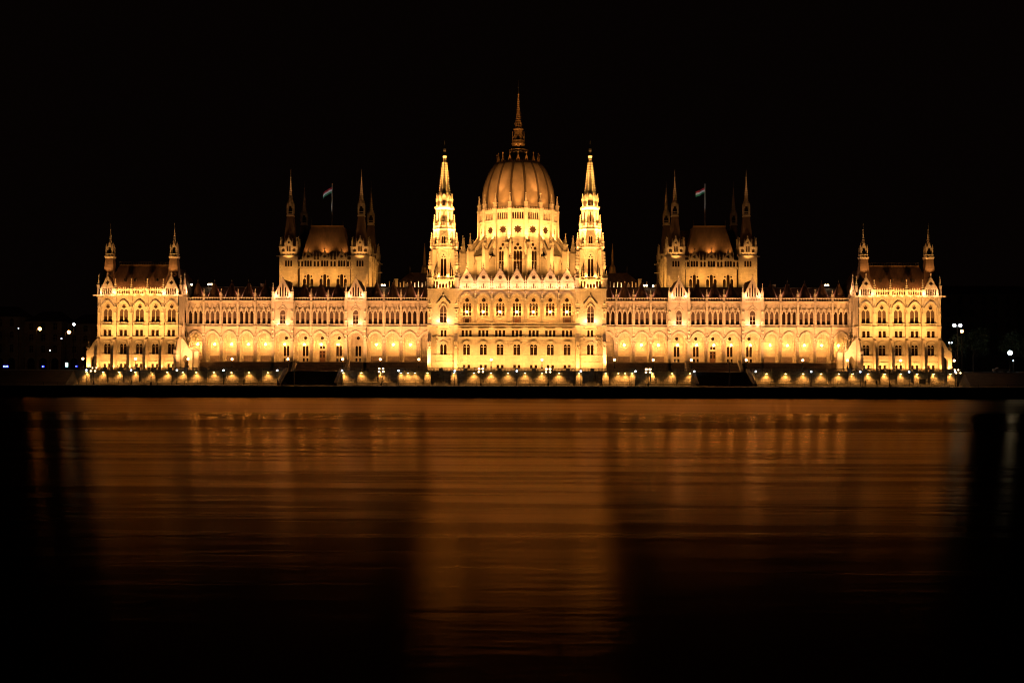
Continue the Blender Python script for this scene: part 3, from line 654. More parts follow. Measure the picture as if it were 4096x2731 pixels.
# ------------------------------------------------------------------ spired towers
def tower():
    cx, cy = -22.3, -3.7
    m = MB(); m.T = Matrix.Translation((cx, cy, 0))
    w = 4.65; F = Y1 - cy
    twin = [arch(.1, .98, 22.07, 25.6, 27.22)]; tm = [rect(-.62, -.06, 17.85, 19.7), rect(.42, .98, 17.85, 19.7)]
    tl = [arch(-.41, .36, 12.34, 14.95, 15.42), arch(.68, .36, 12.34, 14.95, 15.42)]
    m.mat('limestone'); m.panel(rect(-w, w, FL - .3, 32.2), twin + tm + tl, F, .7)
    m.box(-w, w, F + .9, 5, FL - .4, 32.2); m.mat('window_glass'); m.box(-w + .1, w - .1, F + .8, F + .88, FL, 31)
    m.mat('limestone')
    for s in (-1, 1): m.box(s * w - .02, s * w + .02, F, F + .9, FL - .3, 32.2)
    for s in (-1, 1):
        x = s * (w - .65)
        m.box(x - .65, x + .65, F - .45, F, 21.1, 32.3); m.box(x - .7, x + .7, F - .6, F, 17.6, 21.2)
        m.mat('limestone_carved')
        for z in (23.2, 25.0, 27.5): m.lathe([(.15, 0), (.32, .3), (.2, .6), (.05, 1.4)], 6, x, F - .55, z)
        m.cbox(x, F - .4, 1.5, 1.0, 21.0, 21.3); m.cbox(x, F - .3, 1.4, .8, 26.0, 26.2)
        m.mat('limestone_rosy'); m.prism_x([(F, 19.5), (F - .7, 18.6), (F - 2.0, 16.2), (F - 2.0, FL - .3), (F, FL - .3)], s * 4.0 - .5, s * 4.0 + .5)
        m.mat('limestone_carved'); m.cbox(s * 4.0, F - 1.9, 1.1, .4, 14.0, 14.2); m.lathe([(.2, 0), (.4, .5), (.2, 1), (.1, 2.4)], 6, s * 4.0, F - 1.9, 14.2)
        m.mat('limestone')
    m.mat('limestone_carved')
    for z in (10.15, 12.2, 17.6, 20.95, 32.2): m.box(-w - .1, w + .1, F - .28, F, z - .12, z + .12)
    m.cbox(0, 0, 2 * w + .5, 2 * w + .6, 32.0, 32.35)
    m.band([(-.98 + .1 - .05, 22)] + list(reversed(apath(.1, 1.0, 25.6, 27.3, 6))) + [(1.13, 22)], [(-1.3, 22)] + list(reversed(apath(.1, 1.4, 25.6, 27.95, 6))) + [(1.5, 22)], F - .3, .3)
    for s in (-1, 1): m.bar((.1 + s * 2.0, F - .2, 27.5), (.1, F - .2, 29.8), .3, .5); m.crockets(.1 + s * 2.1, 27.5, .1, 30, 7, F - .35, .2)
    m.octa(.1, F - .3, 30.4, .3, .6)
    m.box(-1.6, 1.8, F - .9, F, 21.1, 21.3); m.box(-1.6, 1.8, F - .9, F - .75, 21.8, 22.0)
    for q in range(9): m.box(-1.5 + q * .38, -1.36 + q * .38, F - .88, F - .75, 21.3, 21.8)
    m.band(apath(.1, 1.1, 15.3, 16.3), apath(.1, 1.3, 15.3, 16.55), F - .16, .16)
    m.box(-1.0, 1.3, F - .15, F, 19.9, 20.1)
    for s in (-1, 1): m.octa(.1 + s * 1.9, F - .2, 20.4, .22, .4); m.octa(.1 + s * 1.9, F - .2, 17.9, .25, .4); m.octa(.1 + s * 1.9, F - .2, 16.7, .2, .4)
    # stage 1 parapet arcade
    m.mat('limestone')
    for a in range(4):
        m.T = Matrix.Translation((cx, cy, 0)) @ Matrix.Rotation(a * PI / 2, 4, 'Z')
        m.mat('limestone_carved')
        hs = [arch(-2.85 + q * .95, .3, 32.6, 34.3 if abs(q - 3) > 1 else 33.5, 34.6 if abs(q - 3) > 1 else 33.8, 3) for q in range(7)]
        m.panel(rect(-3.4, 3.4, 32.35, 35.1), hs, F + .1, .35, True)
        m.mat('window_glass'); m.box(-3.4, 3.4, F + .6, F + .65, 32.4, 34.7); m.mat('limestone_carved')  # dark sheet standing in for the unlit interior behind the arcade openings
        for q in range(7): m.octa(-2.85 + q * .95, F + .25, 35.2, .3, .45)
    m.T = Matrix.Translation((cx, cy, 0))
    m.mat('limestone_carved')
    for s in (-1, 1):
        for t in (-1, 1):
            m.lathe([(1.05, 32.35), (1.05, 35.3), (1.2, 35.4), (1.2, 35.6)], 8, s * 4.0, t * 4.0, 0, PI / 8)
            m.pin(s * 4.0, t * 4.0, 35.5, 1.0, 3.0, 4); m.pin(s * 4.75, t * 4.4, 35.3, .4, 2.6, 3)
    # stage 2: octagonal shaft with corner buttresses
    def octo(r, z0, z1, mat='limestone', r2=None): m.mat(mat); m.lathe([(r / math.cos(PI / 8), z0), ((r2 or r) / math.cos(PI / 8), z1)], 8, 0, 0, 0, PI / 8)
    octo(3.1, 32, 44.5); octo(3.14, 36, 44, 'window_glass')
    for a in range(8):
        m.T = Matrix.Translation((cx, cy, 0)) @ Matrix.Rotation(a * PI / 4, 4, 'Z')
        m.mat('limestone'); m.panel(rect(-1.36, 1.36, 35.8, 44.4), [arch(-.46, .3, 36.2, 41.1, 41.5), arch(.46, .3, 36.2, 41.1, 41.5), circ(-.4, 42.1, .18, 6), circ(.4, 42.1, .18, 6), circ(0, 42.7, .18, 6)], -3.45, .3)
        m.mat('limestone_carved'); m.band([(-1.0, 36.2)] + list(reversed(apath(0, .95, 42, 43.3, 5))) + [(1.0, 36.2)], [(-1.2, 36.2)] + list(reversed(apath(0, 1.2, 42, 43.7, 5))) + [(1.2, 36.2)], -3.6, .15)
        m.box(-1.0, 1.0, -3.9, -3.4, 35.7, 35.9)
        if a % 2:
            m.mat('limestone'); m.prism_x([(-3.0, 44.2), (-5.0, 44.2), (-5.4, 40.0), (-5.7, 35.3), (-4.9, 35.3), (-4.4, 38.6), (-3.0, 41.2)], -.5, .5)
            m.mat('limestone_carved')
            for q in range(9): m.cbox(0, -5.2 - .04 * q, 1.15, .7, 43.3 - q * .45, 43.5 - q * .45)
            m.pin(0, -5.5, 38.4, .9, 2.2, 3)
    # galleries and upper stages
    def gallery(z, r, hgt, cor):
        m.mat('limestone_carved'); octo(r + .15, z - .5, z - .1, 'limestone_carved', r + .45); octo(r + .45, z - .1, z + .1, 'limestone_carved')
        for a in range(8):
            m.T = Matrix.Translation((cx, cy, 0)) @ Matrix.Rotation(a * PI / 4, 4, 'Z')
            hw = (r + .3) * math.tan(PI / 8)
            n = max(3, int(hw * 2 / .5)); st = hw * 2 / n
            m.mat('limestone_carved'); m.panel(rect(-hw, hw, z + .1, z + hgt), [rect(-hw + st * q + st * .28, -hw + st * (q + 1) - st * .28, z + .22, z + hgt - .25) for q in range(n)], -(r + .3), .2, True)
            if a % 2:
                m.bar((0, -(r + .3), z - .1), (0, -(r + cor), z - .1), .3)
        m.T = Matrix.Translation((cx, cy, 0))
    gallery(45.0, 3.75, 1.05, 1.9)
    octo(3.08, 45, 50.2); octo(3.13, 45.5, 49.5, 'window_glass')
    for a in range(8):
        m.T = Matrix.Translation((cx, cy, 0)) @ Matrix.Rotation(a * PI / 4, 4, 'Z')
        m.mat('limestone'); m.panel(rect(-1.33, 1.33, 45.1, 50.1), [arch(-.3, .2, 46, 47.9, 48.3, 3), arch(.3, .2, 46, 47.9, 48.3, 3)], -3.3, .19)
        m.mat('limestone_carved'); m.bar((-.8, -3.4, 47.9), (0, -3.4, 49.3), .16); m.bar((.8, -3.4, 47.9), (0, -3.4, 49.3), .16)
        m.T = m.T @ Matrix.Rotation(PI / 8, 4, 'Z'); m.pin(0, -4.15, 45.2, .62, 4.5, 4)
        m.bar((0, -4.1, 47.2), (0, -3.3, 48.6), .3)
    m.T = Matrix.Translation((cx, cy, 0))
    gallery(50.6, 3.0, 1.0, 1.5)
    octo(2.4, 50.6, 57.1)
    for a in range(8):
        m.T = Matrix.Translation((cx, cy, 0)) @ Matrix.Rotation(a * PI / 4, 4, 'Z')
        m.mat('window_glass'); m.box(-.14, .14, -2.43, -2.4, 52.8, 55.9); m.mat('limestone_carved'); m.lathe([(.75, 51.2), (.8, 52.3), (.5, 52.9)], 8, 0, -2.1)
        m.box(-1, 1, -2.5, -2.38, 55.9, 56.1)
        m.T = m.T @ Matrix.Rotation(PI / 8, 4, 'Z'); m.pin(0, -3.25, 50.8, .5, 4.4, 4); m.cbox(0, -2.55, .3, .3, 51, 56.8)
    m.T = Matrix.Translation((cx, cy, 0))
    octo(2.45, 56.6, 57.2, 'limestone_carved', 2.9); octo(2.9, 57.2, 57.5, 'limestone_carved')
    for a in range(4):
        t = a * PI / 2 + PI / 4; m.bar((2.4 * math.sin(t), -2.4 * math.cos(t), 57.1), (3.9 * math.sin(t), -3.9 * math.cos(t), 57.1), .35)
    octo(1.9, 57.5, 60.6, 'limestone'); octo(1.95, 57.7, 59.9, 'window_glass')  # dark sleeve added behind the crown arcade so its slits read dark
    for a in range(8):
        m.T = Matrix.Translation((cx, cy, 0)) @ Matrix.Rotation(a * PI / 4, 4, 'Z')
        m.mat('limestone_carved'); m.panel(rect(-.97, .97, 57.6, 60.1), [arch(-.63 + .42 * q, .13, 57.8, 59.2, 59.5, 3) for q in range(4)], -2.35, .25, True)
        m.panel([(-.9, 60.1), (.9, 60.1), (0, 61.4)], [], -2.3, .2, True)
        m.T = m.T @ Matrix.Rotation(PI / 8, 4, 'Z'); m.pin(0, -2.5, 59, .35, 2.7, 3)
    m.T = Matrix.Translation((cx, cy, 0))
    body = m.build('spired_tower', pal)
    m = MB(); m.mat('limestone'); m.lathe([(1.75, 60.4), (.46, 71.6), (.35, 72), (.55, 72.2), (.4, 72.5), (.7, 73.2), (.3, 73.4)], 8, 0, 0, 0, PI / 8)
    m.mat('limestone_carved')
    for l in range(13):
        t = (l + .3) / 13; z = 61.6 + 10.0 * t; r = 1.73 - 1.27 * (z - 60.4) / 11.2 + .12
        for a in range(8): m.octa(r * math.sin(a * PI / 4 + PI / 8), -r * math.cos(a * PI / 4 + PI / 8), z, .28, .26)
    m.mat('iron'); m.lathe([(.12, 73.4), (.12, 74.2), (.45, 74.9), (.4, 75.5), (.05, 75.7), (.05, 78.0)], 8)
    m.build('spire', body, (cx, cy, 0))
    glaze(twin, F + .4, blind=.45, bars=[(-.9, 1.05, 25.0, 25.12), (-.9, 1.05, 23.9, 24.0), (.05, .15, 22.1, 27)], parent=body, loc=(cx, cy, 0))
    glaze(tm, F + .4, parent=body, loc=(cx, cy, 0)); glaze(tl, F + .4, parent=body, loc=(cx, cy, 0))
    return body
towL = tower(); towR = copy_obj(towL, pal); towR.scale = (-1, 1, 1)

# ------------------------------------------------------------------ rotunda and dome
def rotunda():
    cy = 35; n = 16; W = 22.5
    m = MB()
    hf = lambda r: r * math.tan(PI / 16)
    TW = []
    ap = 12.95
    base = Matrix.Translation((0, cy, 0))
    m.T = base
    m.mat('limestone'); m.lathe([(ap - .65, 32), (ap - .65, 60.5)], 16, 0, 0, 0, PI / 16)
    m.mat('window_glass'); m.lathe([(ap - .42, 36), (ap - .42, 60)], 16, 0, 0, 0, PI / 16)
    tall = [arch(q * .95, .36, 39.2, 46.2, 46.8, 3) for q in (-1, 0, 1)] + [circ(-.78, 47.65, .48, 12), circ(.78, 47.65, .48, 12), circ(0, 48.85, .48, 12)]
    rose = [lobes(0, 53.85, 1.2, 8, 32, .2)]
    arc = [arch(-1.55 + .775 * q, .22, 57.3, 59.1, 59.5, 3) for q in range(5)]
    for a in range(n):
        ang = a * R(W); m.T = base @ Matrix.Rotation(ang, 4, 'Z'); h = hf(ap) + .02
        front = math.cos(ang) > -.2
        m.mat('limestone'); m.panel(rect(-h, h, 33, 56.8), tall + rose if front else [], -ap, .35)
        m.mat('limestone_carved'); h2 = hf(ap + .35)
        m.panel(rect(-h2, h2, 56.8, 60.5), arc if front else [], -ap - .35, .6, True)
        m.box(-h2, h2, -ap - .55, -ap, 56.75, 57.0); m.box(-h2, h2, -ap - .5, -ap, 60.3, 60.6)
        for q in range(6): m.octa(-h2 + (q + .5) * h2 / 3, -ap - .3, 60.9, .24, .45)
        if front:
            m.band(lobes(0, 53.85, 1.6, 8, 32, 0) + [(1.6, 53.85)], circ(0, 53.85, 1.85, 32) + [(1.85, 53.85)], -ap - .12, .12)
            m.band([(-1.7, 39.2)] + list(reversed(apath(0, 1.6, 46.5, 49.8, 6))) + [(1.7, 39.2)], [(-1.95, 39.2)] + list(reversed(apath(0, 1.85, 46.5, 50.2, 6))) + [(1.95, 39.2)], -ap - .2, .2)
            m.box(-h, h, -ap - .15, -ap, 51.7, 51.95)
            for q in range(5): m.box(-1.7 + q * .76, -1.4 + q * .76, -ap - .2, -ap, 56.0, 56.4)
        # pier at each corner
        m.T = base @ Matrix.Rotation(ang + R(W / 2), 4, 'Z'); rr = ap / math.cos(PI / 16)
        m.mat('limestone'); m.box(-.55, .55, -rr - .75, -rr + .5, 33, 60.7)
        m.mat('limestone_carved'); m.cbox(0, -rr - .2, 1.4, 1.4, 60.5, 60.9)
    body_b = m.build('rotunda_drum', pal)
    # ring gallery around the sides
    m = MB(); ap2 = 16.2
    for a in list(range(2, 7)) + list(range(10, 15)):
        ang = a * R(W); m.T = base @ Matrix.Rotation(ang, 4, 'Z'); h = hf(ap2) + .02
        wide = a in (3, 4, 12, 13)
        hs = [arch(0, 1.15, 38.9, 42.3, 43.8)] if wide else [arch(0, .68, 39.1, 42.5, 44.0)]
        m.mat('limestone'); m.panel(rect(-h, h, 33, 45.0), hs, -ap2, .6)
        m.mat('window_glass'); m.panel(rect(-h, h, 33, 44.6), [], -ap2 + .7, .1)
        m.mat('limestone_carved'); m.box(-h, h, -ap2 - .2, -ap2, 44.85, 45.1); m.box(-.05, .05, -ap2 + .1, -ap2 + .25, 39, 43)
        m.mat('limestone'); m.add([(-h, -ap2, 45.05), (h, -ap2, 45.05), (hf(ap), -ap, 48.6), (-hf(ap), -ap, 48.6)], [(0, 1, 2, 3)])
    m.build('ring_gallery', body_b)
    # tall windows, rose windows as parts
    gw = None
    for a in list(range(0, 5)) + list(range(12, 16)):
        ang = a * R(W)
        if gw is None:
            gw = glaze(tall, -ap + .22, bars=[(-1.3, 1.3, 43.5, 43.62)], parent=body_b); gr = glaze(rose, -ap + .22, name='rose_window', parent=body_b); ga = glaze(arc, -ap + .1, name='arcade_window', parent=body_b)
            objs = (gw, gr, ga)
        else: objs = tuple(copy_obj(o, body_b) for o in (gw, gr, ga))
        for o in objs: o.location = (0, cy, 0); o.rotation_euler = (0, 0, ang)
    # pinnacles on the drum
    m = MB(); m.mat('limestone_carved'); rr = ap / math.cos(PI / 16); m.pin(0, -rr - .2, 60.8, .95, 5.2, 6); k0 = None
    # flying buttresses: pier + pinnacle + raking arm
    f = MB(); f.mat('limestone')
    f.prism_x([(-19.9, 33), (-19.9, 46.5), (-17.9, 47.2), (-17.9, 33)], -.62, .62)
    f.prism_x([(-18.2, 44.6), (-18.2, 46.6), (-13.4, 52.8), (-13.0, 52.8), (-13.0, 50.6), (-14.5, 49.9), (-16.4, 47.6)], -.35, .35)
    f.prism_x([(-18.0, 33), (-18.0, 41.5), (-16.8, 43.8), (-15.3, 44.9), (-13.2, 45.0), (-13.2, 33)], -.4, .4)
    f.mat('limestone_carved'); f.cbox(0, -18.9, 1.5, 2.0, 46.3, 46.7); f.pin(0, -18.9, 46.6, 1.0, 6.2, 6)
    f.add([(-.6, -19.95, 46.3), (.6, -19.95, 46.3), (0, -19.95, 48.0), (-.6, -18, 46.3), (.6, -18, 46.3), (0, -18, 48.0)], [(0, 1, 2), (0, 2, 5, 3), (1, 4, 5, 2)])
    f0 = None
    for a in range(16):
        ang = (a + .5) * R(W)
        if k0 is None: k0 = m.build('pinnacle', body_b); o = k0
        else: o = copy_obj(k0, body_b)
        o.location = (0, cy, 0); o.rotation_euler = (0, 0, ang)
        if f0 is None: f0 = f.build('flying_buttress', body_b); o = f0
        else: o = copy_obj(f0, body_b)
        o.location = (0, cy, 0); o.rotation_euler = (0, 0, ang)
    # dome
    m = MB(); m.mat('dome_shell')
    prof = [(12.2, 60), (12.25, 62), (12.2, 64.5), (12.0, 67), (11.65, 69), (11.05, 71), (10.3, 73), (9.4, 74.8), (8.2, 76.5), (7.0, 77.7)]
    m.T = base; m.lathe(prof, 64)
    m.mat('dome_rib'); m.lathe([(7.0, 77.65), (6.7, 77.9), (5.2, 78.9), (3.9, 80.1), (3.0, 81.2), (2.2, 82)], 32)
    dome = m.build('dome', pal, smooth=True)
    m = MB(); m.mat('dome_rib')
    for i in range(len(prof) - 1):
        (r0, z0), (r1, z1) = prof[i], prof[i + 1]
        m.add([(-.42, -r0 - .02, z0), (.42, -r0 - .02, z0), (.38, -r1 - .02, z1), (-.38, -r1 - .02, z1), (-.2, -r0 - .3, z0), (.2, -r0 - .3, z0), (.18, -r1 - .3, z1), (-.18, -r1 - .3, z1)], [(4, 5, 6, 7), (0, 4, 7, 3), (5, 1, 2, 6)])
    m.add([(-.2, -7.1, 77.9), (.2, -7.1, 77.9), (.12, -3.3, 81.0), (-.12, -3.3, 81.0)], [(0, 1, 2, 3)])
    g = MB(); g.mat('gilt_metal')
    g.panel([(-.6, 77.7), (-.35, 77.7), (-.25, 78.2), (.25, 78.2), (.35, 77.7), (.6, 77.7), (.28, 79.0), (.1, 79.5), (-.1, 79.5), (-.28, 79.0)], [], -7.35, .35, True)
    g.lathe([(.1, 79.4), (.08, 80.1), (.25, 80.3), (.03, 80.7)], 6, 0, -7.2)
    r0 = g0 = None
    for a in range(16):
        for src, nm, ang in ((m, 'dome_rib', (a + .5) * R(W)), (g, 'dormer', a * R(W))):
            if nm == 'dome_rib': r0 = o = (m.build(nm, dome) if r0 is None else copy_obj(r0, dome))
            else: g0 = o = (g.build(nm, dome) if g0 is None else copy_obj(g0, dome))
            o.location = (0, cy, 0); o.rotation_euler = (0, 0, ang)
    m = MB(); m.T = base; m.mat('dome_rib'); m.lathe([(3.1, 80.9), (3.3, 81.3), (3.1, 81.5), (1.9, 81.7), (1.75, 83.0)], 16)
    m.mat('gilt_metal')
    for a in range(16): t = a * PI / 8; m.cbox(3.2 * math.sin(t), -3.2 * math.cos(t), .14, .14, 81.3, 82.2); m.octa(3.0 * math.sin(t), -3.0 * math.cos(t), 80.9, .35, .4)
    m.lathe([(3.2, 82.0), (3.25, 82.1)], 16)
    m.lathe([(1.75, 82.9), (2.35, 84.1), (2.35, 84.4), (2.0, 84.5)], 16)
    for a in range(8):
        t = a * PI / 4 + PI / 8; x, y = 2.1 * math.sin(t), -2.1 * math.cos(t)
        m.cbox(x, y, .16, .16, 84.4, 88.3); m.octa(x, y, 86.6, .2); x2, y2 = 1.25 * math.sin(t), -1.25 * math.cos(t)
        m.cbox(x2, y2, .25, .25, 84.4, 88.6); m.bar((x, y, 85.9), (x2, y2, 87.6), .16)
    m.lathe([(2.1, 84.5), (2.1, 85.4), (1.95, 85.4)], 16); m.mat('dome_rib'); m.lathe([(.7, 84.4), (.7, 88.4)], 8); m.mat('gilt_metal')
    m.lathe([(1.3, 87.4), (1.35, 88.8), (1.85, 89.1), (1.8, 89.35), (1.0, 89.4)], 16)
    for a in range(8): t = a * PI / 4; m.cbox(1.15 * math.sin(t), -1.15 * math.cos(t), .16, .16, 89.3, 91.6)
    m.lathe([(1.2, 89.4), (1.25, 90.4), (.9, 90.5)], 8)
    m.build('lantern', dome)
    m = MB(); m.T = base; m.mat('gilt_metal'); p = []
    for k in range(16):
        t = k / 16; r = .98 * (1 - t) + .16; z = 90.3 + 10.3 * t; p += [(r * .78, z), (r * .72, z + .36), (r * 1.05, z + .5)]
    m.lathe(p + [(.14, 100.7), (.36, 101.1), (.12, 101.4)], 8)
    m.mat('iron'); m.lathe([(.1, 101.3), (.07, 103.2), (.25, 103.5), (.05, 103.8), (.04, 106.2)], 6); m.build('dome_spire', dome)
rotunda()

# ------------------------------------------------------------------ chamber towers
def chamber():
    m = MB(); Xl, Xr, Yf, Yb = -77.2, -48.2, 17.0, 47
    TX = (-74.3, -51.1); TY = (20, 44)
    m.mat('limestone')
    m.box(-71.5, -53.9, 18.3, 45.7, 28, 43.4); m.box(Xl + .6, Xr - .6, 22, 42, 28, 43.4)
    trip = [arch(-1.2, .42, 31.5, 36.6, 37.15), arch(0, .45, 31.5, 38.0, 38.6), arch(1.2, .42, 31.5, 36.6, 37.15), circ(-1.0, 37.9, .26, 8), circ(1.0, 37.9, .26, 8)]
    XC = (-68.0, -62.6, -57.1)
    pr = [arch(q, .3, 41.2, 42.7, 43.0, 3) for q in (-.85, 0, .85)]
    for c in XC:
        m.mat('limestone'); m.panel(rect(c - 2.75, c + 2.75, 28, 40.9), [[(a + c, b) for a, b in h] for h in trip], 17.6, .5)
        m.mat('limestone_carved'); m.panel(rect(c - 1.5, c + 1.5, 40.9, 43.6), [[(a + c, b) for a, b in h] for h in pr], 17.3, .4, True)
        m.panel([(c - 1.5, 43.6), (c + 1.5, 43.6), (c, 46.5)], [lobes(c, 44.4, .42, 3)], 17.3, .4, True)
        m.crockets(c - 1.5, 43.6, c, 46.5, 5, 17.5, .17); m.crockets(c + 1.5, 43.6, c, 46.5, 5, 17.5, .17); m.octa(c, 17.5, 46.9, .2, .5)
        for s in (-1, 1): m.pin(c + s * 1.65, 17.4, 43.3, .4, 2.6, 3)
        m.band(apath(c, 1.75, 37.2, 38.7, 6), apath(c, 1.95, 37.2, 39.1, 6), 17.45, .15)
    for c in (-70.5, -65.3, -59.9, -54.5):
        w = 1.2 if abs(c + 62.5) < 4 else .9
        m.mat('limestone_carved'); m.panel(rect(c - w, c + w, 40.9, 43.3), [arch(c - .55, .28, 41.2, 42.5, 42.8, 3), arch(c + .55, .28, 41.2, 42.5, 42.8, 3)], 17.4, .3, True)
        m.pin(c, 17.5, 43.3, .42, 2.4, 3) if w > 1 else None
    m.box(-71.5, -53.9, 17.2, 17.6, 40.65, 40.95)
    for q in range(30): m.box(-71.2 + q * .58, -70.95 + q * .58, 17.4, 17.6, 40.3, 40.6)
    m.mat('window_glass'); m.box(-71.5, -53.9, 18.15, 18.25, 28, 43.3)
    m.mat('limestone')
    # side fronts
    for s, xx in ((1, Xr - .6), (-1, Xl + .6)):
        m.mat('window_glass')
        for yy in (27, 32, 37):
            m.box(xx - .05, xx + .05, yy - 1.4, yy - .6, 31, 37); m.box(xx - .05, xx + .05, yy - .4, yy + .4, 31, 38.5); m.box(xx - .05, xx + .05, yy + .6, yy + 1.4, 31, 37)
        m.mat('limestone_carved')
        for yy in (24.5, 29.5, 34.5, 39.5): m.cbox(xx + s * .2, yy, .8, .8, 28, 43.4); m.pin(xx + s * .2, yy, 43.3, .6, 3.4, 4)
        m.box(xx - .3, xx + .3, 22, 42, 40.6, 40.9); m.box(xx - .2, xx + .2, 22, 42, 43.1, 43.5)
        m.bar((xx, 40, 40.9), (xx + s * 2.2, 40, 40.9), .35)
    body = m.build('chamber_tower', pal)
    for c in XC: glaze(trip, 17.95, parent=body, loc=(c, 0, 0))
    # corner turret
    m = MB(); w = 2.85; m.mat('limestone'); m.cbox(0, 0, 2 * w - .3, 2 * w - .3, 28, 44.4); m.mat('window_glass'); m.cbox(0, 0, 2 * w - .2, 2 * w - .2, 36, 44)
    for a in range(4):
        m.T = Matrix.Rotation(a * PI / 2, 4, 'Z')
        m.mat('limestone'); m.panel(rect(-w, w, 28, 44.4), [arch(q, .24, 41.2, 42.7, 43.0, 3) for q in (-.85, 0, .85)], -w, .2)
        m.mat('limestone_carved')
        m.box(-w - .1, w + .1, -w - .15, -w, 40.7, 40.95); m.box(-1.9, 1.9, -w - .1, -w, 39.5, 39.7); m.box(-w - .25, w + .25, -w - .35, -w + .3, 44.3, 44.7)
        m.box(-w, -w + .9, -w - .12, -w, 28, 44.3); m.box(w - .9, w, -w - .12, -w, 28, 44.3)
        m.panel(rect(-w, w, 44.7, 45.7), [rect(-2 + q * .5, -1.75 + q * .5, 44.9, 45.4) for q in range(9)], -w, .25, True)
        m.panel([(-1, 45.7), (1, 45.7), (1, 48.7), (0, 50.5), (-1, 48.7)], [arch(-.38, .22, 46.0, 47.5, 47.8, 3), arch(.38, .22, 46.0, 47.5, 47.8, 3), lobes(0, 48.9, .32, 3)], -w, .35, True)
        m.panel([(-w, 45.7), (-1, 45.7), (-1, 47.6), (-w, 47.6)], [arch(-1.8, .45, 45.9, 46.4, 46.9, 4)], -w, .3, True)
        m.panel([(1, 45.7), (w, 45.7), (w, 47.6), (1, 47.6)], [arch(1.8, .45, 45.9, 46.4, 46.9, 4)], -w, .3, True)
        m.crockets(-1, 48.8, 0, 50.6, 4, -w + .2, .18); m.crockets(1, 48.8, 0, 50.6, 4, -w + .2, .18); m.octa(0, -w + .2, 50.9, .2, .4)
        for q in (-1.15, 1.15): m.pin(q, -w + .1, 47.6, .32, 2.6, 3)
        m.pin(-w + .2, -w + .2, 45.7, .75, 4.9, 5); m.bar((-w, -w, 44.4), (-w - .9, -w - .5, 44.4), .3)
    m.T = Matrix()
    m.mat('roof_copper_red'); m.cbox(0, 0, 4.4, 4.4, 45.5, 57.6, 1.2, 1.2)
    m.mat('limestone_carved'); m.cbox(0, 0, 2.3, 2.3, 57.6, 58.0); m.cbox(0, 0, 2.0, 2.0, 58, 58.5)
    m.mat('window_glass'); m.cbox(0, 0, .8, .8, 58.5, 61); m.mat('limestone_carved')
    for s, t in ((-1, -1), (1, -1), (1, 1), (-1, 1)): m.cbox(s * .95, t * .95, .26, .26, 58.5, 61.2); m.lathe([(.2, 61.2), (.02, 62.2)], 4, s * .95, t * .95, 0, PI / 4)
    m.box(-1, 1, -1.05, -.95, 59.0, 59.15)
    for a in range(4):
        m.T = Matrix.Rotation(a * PI / 2, 4, 'Z'); m.panel([(-.85, 60.4), (-.45, 60.4), (-.45, 61.0), (.45, 61.0), (.45, 60.4), (.85, 60.4), (.85, 61.2), (0, 62.8), (-.85, 61.2)], [], -.9, .15, True)
    m.T = Matrix(); p = []
    for k in range(12):
        t = k / 12; r = .88 * (1 - t) + .08; z = 61.3 + 8.7 * t; p += [(r * .78, z), (r * .7, z + .4), (r * 1.03, z + .54)]
    m.lathe(p + [(.05, 70.0), (.2, 70.4), (.04, 70.7), (.03, 73)], 8)
    t0 = m.build('corner_turret', body, (TX[0], TY[0], 0))
    for x, y in ((TX[1], TY[0]), (TX[0], TY[1]), (TX[1], TY[1])): copy_obj(t0, body, (x, y, 0))
    m = MB(); m.mat('roof_copper_red')
    def fr(x0, x1, y0, y1, z0, X0, X1_, Y0, Y1_, z1): m.add([(x0, y0, z0), (x1, y0, z0), (x1, y1, z0), (x0, y1, z0), (X0, Y0, z1), (X1_, Y0, z1), (X1_, Y1_, z1), (X0, Y1_, z1)], [(0, 1, 5, 4), (1, 2, 6, 5), (2, 3, 7, 6), (3, 0, 4, 7), (4, 5, 6, 7)])
    fr(-70.9, -54.4, 19.2, 44.8, 43.2, -67.9, -57.5, 22.4, 41.6, 54.7)
    m.mat('roof_slate'); fr(Xl + 2, Xr - 2, 24.5, 39.5, 43.2, Xl + 5.5, Xr - 5.5, 29, 35, 54.3)
    m.mat('gilt_metal'); m.box(-68.1, -57.3, 22.2, 22.6, 54.6, 55.0)
    m.mat('iron')
    for x in (-67.9, -57.5): m.lathe([(.12, 55), (.06, 56.8)], 6, x, 22.4)
    m.build('hipped_roof', body)
    return body
chL = chamber(); chR = copy_obj(chL, pal); chR.scale = (-1, 1, 1)

